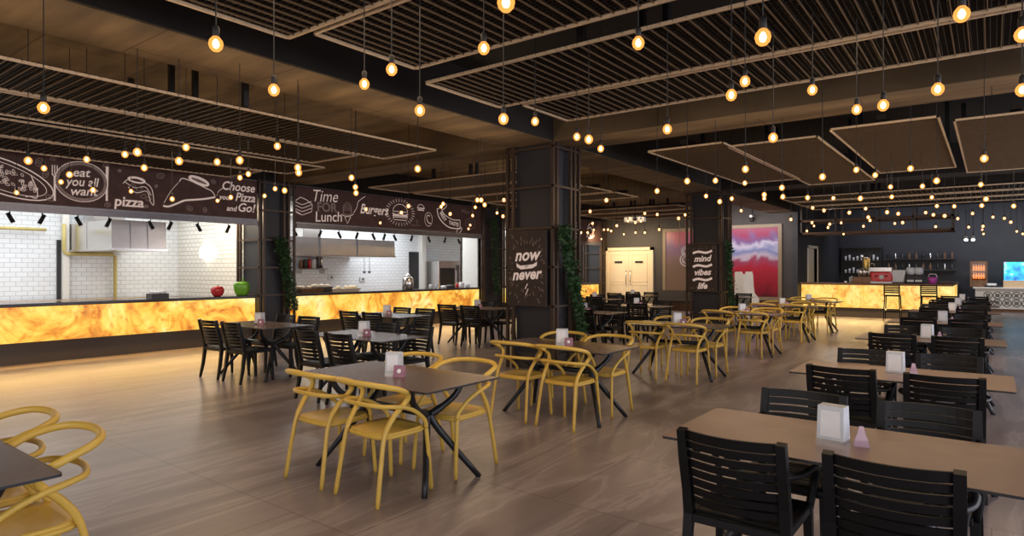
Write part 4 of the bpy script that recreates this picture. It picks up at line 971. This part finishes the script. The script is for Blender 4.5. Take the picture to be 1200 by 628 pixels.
# bar back shelves
xs0, xs1 = -5.22, -3.9
t = thing('glass_rack', 'black wall shelf unit holding glassware behind the bar', 'shelf', (-4.4, 30.35, 1.35))
MB().box(-.75,.75,.2,.25,0,1.15).box(-.75,-.72,-.1,.2,0,1.15).box(.72,.75,-.1,.2,0,1.15).build('case', M['edge'], t)
for z in (.02,.55,1.1): MB().box(-.72,.72,-.1,.2,z,z+.025).build('shelf', M['base'], t)
for r_ in range(2):
    for i in range(9):
        q = thing('stored_glass', 'clear glass on the %s rack shelf behind the bar, %s from the passage' % (['lower','upper'][r_], ORD[i]), 'glass', (-5.0+i*.15, 30.35, 1.395+.53*r_), group='glasses on the rack behind the bar'); hh = .14+.05*((i*7+r_) % 3); MB().lathe([(.035,0),(.045,hh),(.04,hh),(.03,.01)], (0,0,0), 10).build('glass_body', M['napkin'], q)
t = thing('back_counter', 'dark back counter with shelves behind the bar', 'counter', (-2.6, 30.0, 0)); MB().box(-1.9,1.5,-.2,.5,0,.9).build('cabinet', M['base'], t); MB().box(-1.95,1.55,-.25,.5,.9,.94).build('worktop', M['brown'], t)
for z in (1.5, 1.95): MB().box(-1.0,1.5,.25,.55,z,z+.03).build('shelf', M['base'], t)
for r_ in range(2):
    for i in range(10):
        q = thing('liquor_bottle', 'bottle on the %s shelf behind the espresso machine, %s along' % (['lower','upper'][r_], ORD[i]), 'bottle', (-3.4+i*.24, 30.4, 1.53+.45*r_), group='bottles behind the bar'); MB().lathe([(.04,0),(.045,.02),(.045,.17),(.015,.22),(.015,.28)], (0,0,0), 10).build('bottle_body', M[['brown','edge','base','brown','steel'][(i*3+r_) % 5]], q)
t = thing('beer_tower', 'tall steel dispensing tower behind the bar', 'dispenser', (on_y(1015, 300, 24.5)[0], 24.5, 1.0)); MB().lathe([(.12,0),(.12,.9),(.14,.92),(.14,1.0),(.05,1.03)], (0,0,0), 16).build('tower', M['steel'], t); MB().tube([(.1,-.05,.75),(.25,-.08,.75),(.25,-.08,.66)], .015, 6).build('tap', M['steel'], t); MB().box(-.15,.15,-.15,.15,-1,0).build('pedestal', M['base'], t)
# buffet
BX0, BX1, BY = -.52, 3.4, 28.9
t = thing('buffet_counter', 'white buffet counter with dark lattice pattern front', 'counter', (BX0, BY, 0)); L = BX1-BX0
MB().box(.04,L-.04,.02,.75,.12,.84).build('cabinet', M['white'], t); MB().bevbox(-.03,L+.03,-.04,.8,.84,.90,.01).build('worktop', M['white'], t); MB().box(.08,L-.08,.05,.7,0,.12).build('plinth', M['brown'], t)
lc = Chalk(lambda u, v, o: (u, .016-o, v))
for i in range(13):
    for j in range(2):
        u_, v_ = .42+i*.27, .34+j*.27; lc.ell(u_, v_, .125, .125, .02, n=20)
        for a in (PI/4, 3*PI/4): lc.line([(u_-.13*math.cos(a), v_-.13*math.sin(a)), (u_+.13*math.cos(a), v_+.13*math.sin(a))], .016)
        lc.ell(u_, v_, .05, .05, .02, n=10)
lc.build('lattice_pattern', M['dark_wall'], t)
x_, _ = on_y(1147, 330, 29.2)
t = thing('drinks_cooler', 'small brown glass-front cooler on the white buffet', 'cooler', (x_, 29.25, .9)); MB().box(-.26,.26,-.02,.3,0,.95).box(-.26,-.2,-.2,-.02,0,.95).box(.2,.26,-.2,-.02,0,.95).box(-.2,.2,-.2,-.02,0,.25).box(-.2,.2,-.2,-.02,.88,.95).build('case', M['brown'], t)
MB().box(-.2,.2,-.19,-.185,.25,.88).build('glass_door', mat('amber_tinted_pane', (.55,.38,.25), .02, trans=1.), t)
for z in (.3,.6):
    for i in range(5): MB().lathe([(.03,0),(.03,.14),(.012,.18),(.012,.22)], (-.15+.075*i,-.1,z), 10).build('drink_bottle', mat('lit_amber_drink', (.8,.3,.08), .3, emit=(.9,.4,.1), es=1.6) if 'amber' not in M else M['amber'], t) if True else None
x_, _ = on_y(1193, 330, 29.2)
t = thing('fish_tank', 'lit blue fish tank on the white buffet', 'aquarium', (x_, 29.25, .9)); MB().box(-.42,.5,-.2,.3,0,.25).build('stand', M['trimbar'], t); MB().box(-.4,.48,-.19,.28,.25,.92).build('water', M['screen'], t); MB().box(-.42,.5,-.21,.3,.92,.96).build('lid', M['edge'], t)
for i, px in enumerate((1158, 1161.5, 1165.5)):
    x_, _ = on_y(px, 330, 29.1); q = thing('buffet_cup', 'white cup beside the drinks cooler, %s along' % ORD[i], 'cup', (x_, 29.1, .9)); MB().lathe([(.05,0),(.065,.14),(.06,.14),(.045,.01)], (0,0,0), 12).build('cup_body', M['napkin'], q)
x_, _ = on_y(1163, 336, 28.98); q = thing('black_tray', 'low black tray in front of the white buffet cups', 'tray', (x_, 29.0, .9)); MB().bevbox(-.25,.3,-.03,.03,0,.06,.01).build('tray_body', M['edge'], q)
# translucent chair near buffet
t = thing('white_lounge_chair', 'pale chair with a tall curved back beside the buffet', 'chair', (-.75, 27.6, 0), -PI/2)
MB().tube(smooth([(0,.25,.42),(0,-.1,.42),(0,-.25,.6),(0,-.32,.85),(0,-.36,1.0)], 4), [.14]*17, 8, flat=.2).build('shell', M['holder'], t)
for x in (-.2,.2):
    for y in (-.2,.22): MB().tube([(x,y,.4),(x*1.1,y*1.1,0)], .015, 6).build('leg', M['holder'], t)
# dark bench under dull mural
t = thing('wall_bench', 'dark low bench below the dull mural', 'bench', (-9.0, 22.6, 0)); MB().box(-1.1,1.1,-.22,.25,.38,.46).build('seat', M['base'], t); MB().box(-1.1,1.1,.25,.32,.3,.75).build('backrest', M['base'], t)
for x in (-1,1): MB().box(x-.05,x+.05,-.2,.2,0,.38).build('leg', M['base'], t)

# ================================================================= LIGHT
def area(name, loc, rot, sx, sy, e, col, spread=PI):
    l = bpy.data.lights.new(name, 'AREA'); l.shape = 'RECTANGLE'; l.size = sx; l.size_y = sy; l.energy = e; l.color = col; l.spread = spread
    o = bpy.data.objects.new(name, l); C.objects.link(o); o.location = loc; o.rotation_euler = rot; return o
WARM = (1, .72, .45)
area('kitchen_light_pizza', (-14.5, 4, 3.05), (0,0,0), 3.0, 6.5, 140, (.93, .97, 1))
area('kitchen_light_burger', (-14.5, 12, 3.05), (0,0,0), 3.0, 6.5, 200, (.93, .97, 1))
area('kitchen_light_far', (-14.5, 20.5, 3.05), (0,0,0), 3.0, 3, 90, (.93, .97, 1))
area('kitchen_divider_glow', (-13.5, 7.0, 2.9), (.5,0,0), .8, .5, 22, (1, .80, .5))
area('white_door_fill', (-4.6, 25.3, 2.9), (0,-1.1,0), .4, 1.2, 16, (1, .97, .92))  # added fill that brightens the closed white door
area('daylight_side', (5.0, 8, 1.9), (0, PI/2, 0), 2.6, 22, 600, (.86, .88, 1))
area('daylight_front', (-1.5, -4.6, 2.2), (PI/2, 0, 0), 12, 2.6, 230, (.98, .93, .93))
for (x, y, e) in ((-3.6,3,34),(-.6,6,26),(-8.8,4.5,40),(-8.8,11,40),(-3.6,12,36),(-.6,13,30),(-8.5,18,40),(-3,19,48)):
    area('warm_fill', (x, y, 3.25), (0,0,0), 2.2, 2.2, e, WARM)  # added fill for general warmth, standing in for the bulbs' light
area('aisle_ceiling_fill', (-9.3, 4.5, 3.55), (PI, 0, 0), 4, 7, 18, WARM)  # unseen fill added above the grids to brighten the aisle slab
area('aisle_ceiling_fill', (-9.0, 12, 3.55), (PI, 0, 0), 3, 5, 14, WARM)
area('beam_fill', (-5.7, 3.5, 2.95), (PI, 0, 0), .3, 8, 16, WARM)  # unseen fill aimed up at the beam undersides
area('beam_fill', (-1.5, 8.4, 2.95), (PI, 0, 0), 6, .3, 8, WARM)
area('door_wash', (-11.4, 21.6, 2.9), (.7, 0, 0), 2.2, .4, 55, (1, .75, .45))
area('bar_wall_wash', (-1.5, 28.3, 3.6), (.7, 0, 0), 6, .5, 45, (.75, .82, 1))
area('buffet_wash', (1.4, 27.6, 3.0), (.75, 0, 0), 4, .4, 42, (1, .96, .9))  # fill added so the buffet shows white
area('bench_wash', (-5.6, 19.2, 3.0), (.5, 0, 0), 1, .3, 10, (1, .95, .9))  # fill added to lift the white bench out of grey
area('mural_wash', (-7.0, 21.6, 3.3), (.7, 0, 0), 3, .4, 45, (1, .9, .85))
area('counter_floor_glow', (-12.45, 3, .33), (0, -.5, 0), .06, 9, 36, (1, .60, .20))  # added strip lamps that strengthen the onyx glow on the floor
area('counter_floor_glow', (-12.45, 11.7, .33), (0, -.5, 0), .06, 6.4, 26, (1, .60, .20))
area('bar_floor_glow', (-3.0, 22.9, .31), (-.5, 0, 0), 4, .06, 22, (1, .66, .26))
w = bpy.data.worlds.new('room_ambient'); bpy.context.scene.world = w; w.use_nodes = True
w.node_tree.nodes['Background'].inputs[0].default_value = (.5, .4, .32, 1); w.node_tree.nodes['Background'].inputs[1].default_value = .05

# ================================================================= CAMERA
cd = bpy.data.cameras.new('camera'); cam = bpy.data.objects.new('camera', cd); C.objects.link(cam)
cam.location = (0, 0, H_CAM); cam.rotation_euler = (PI/2, 0, TH)
cd.sensor_fit = 'HORIZONTAL'; cd.sensor_width = 36; cd.lens = F_PX/1200*36; cd.shift_y = 1/1200; cd.clip_end = 200
bpy.context.scene.camera = cam
sc_ = bpy.context.scene
sc_.view_settings.view_transform = 'Standard'; sc_.view_settings.look = 'None'; sc_.view_settings.exposure = .28; sc_.view_settings.gamma = 1
sc_.cycles.use_denoising = True; sc_.cycles.max_bounces = 6; sc_.cycles.diffuse_bounces = 3; sc_.cycles.glossy_bounces = 3; sc_.cycles.sample_clamp_indirect = 4; sc_.cycles.use_light_tree = True
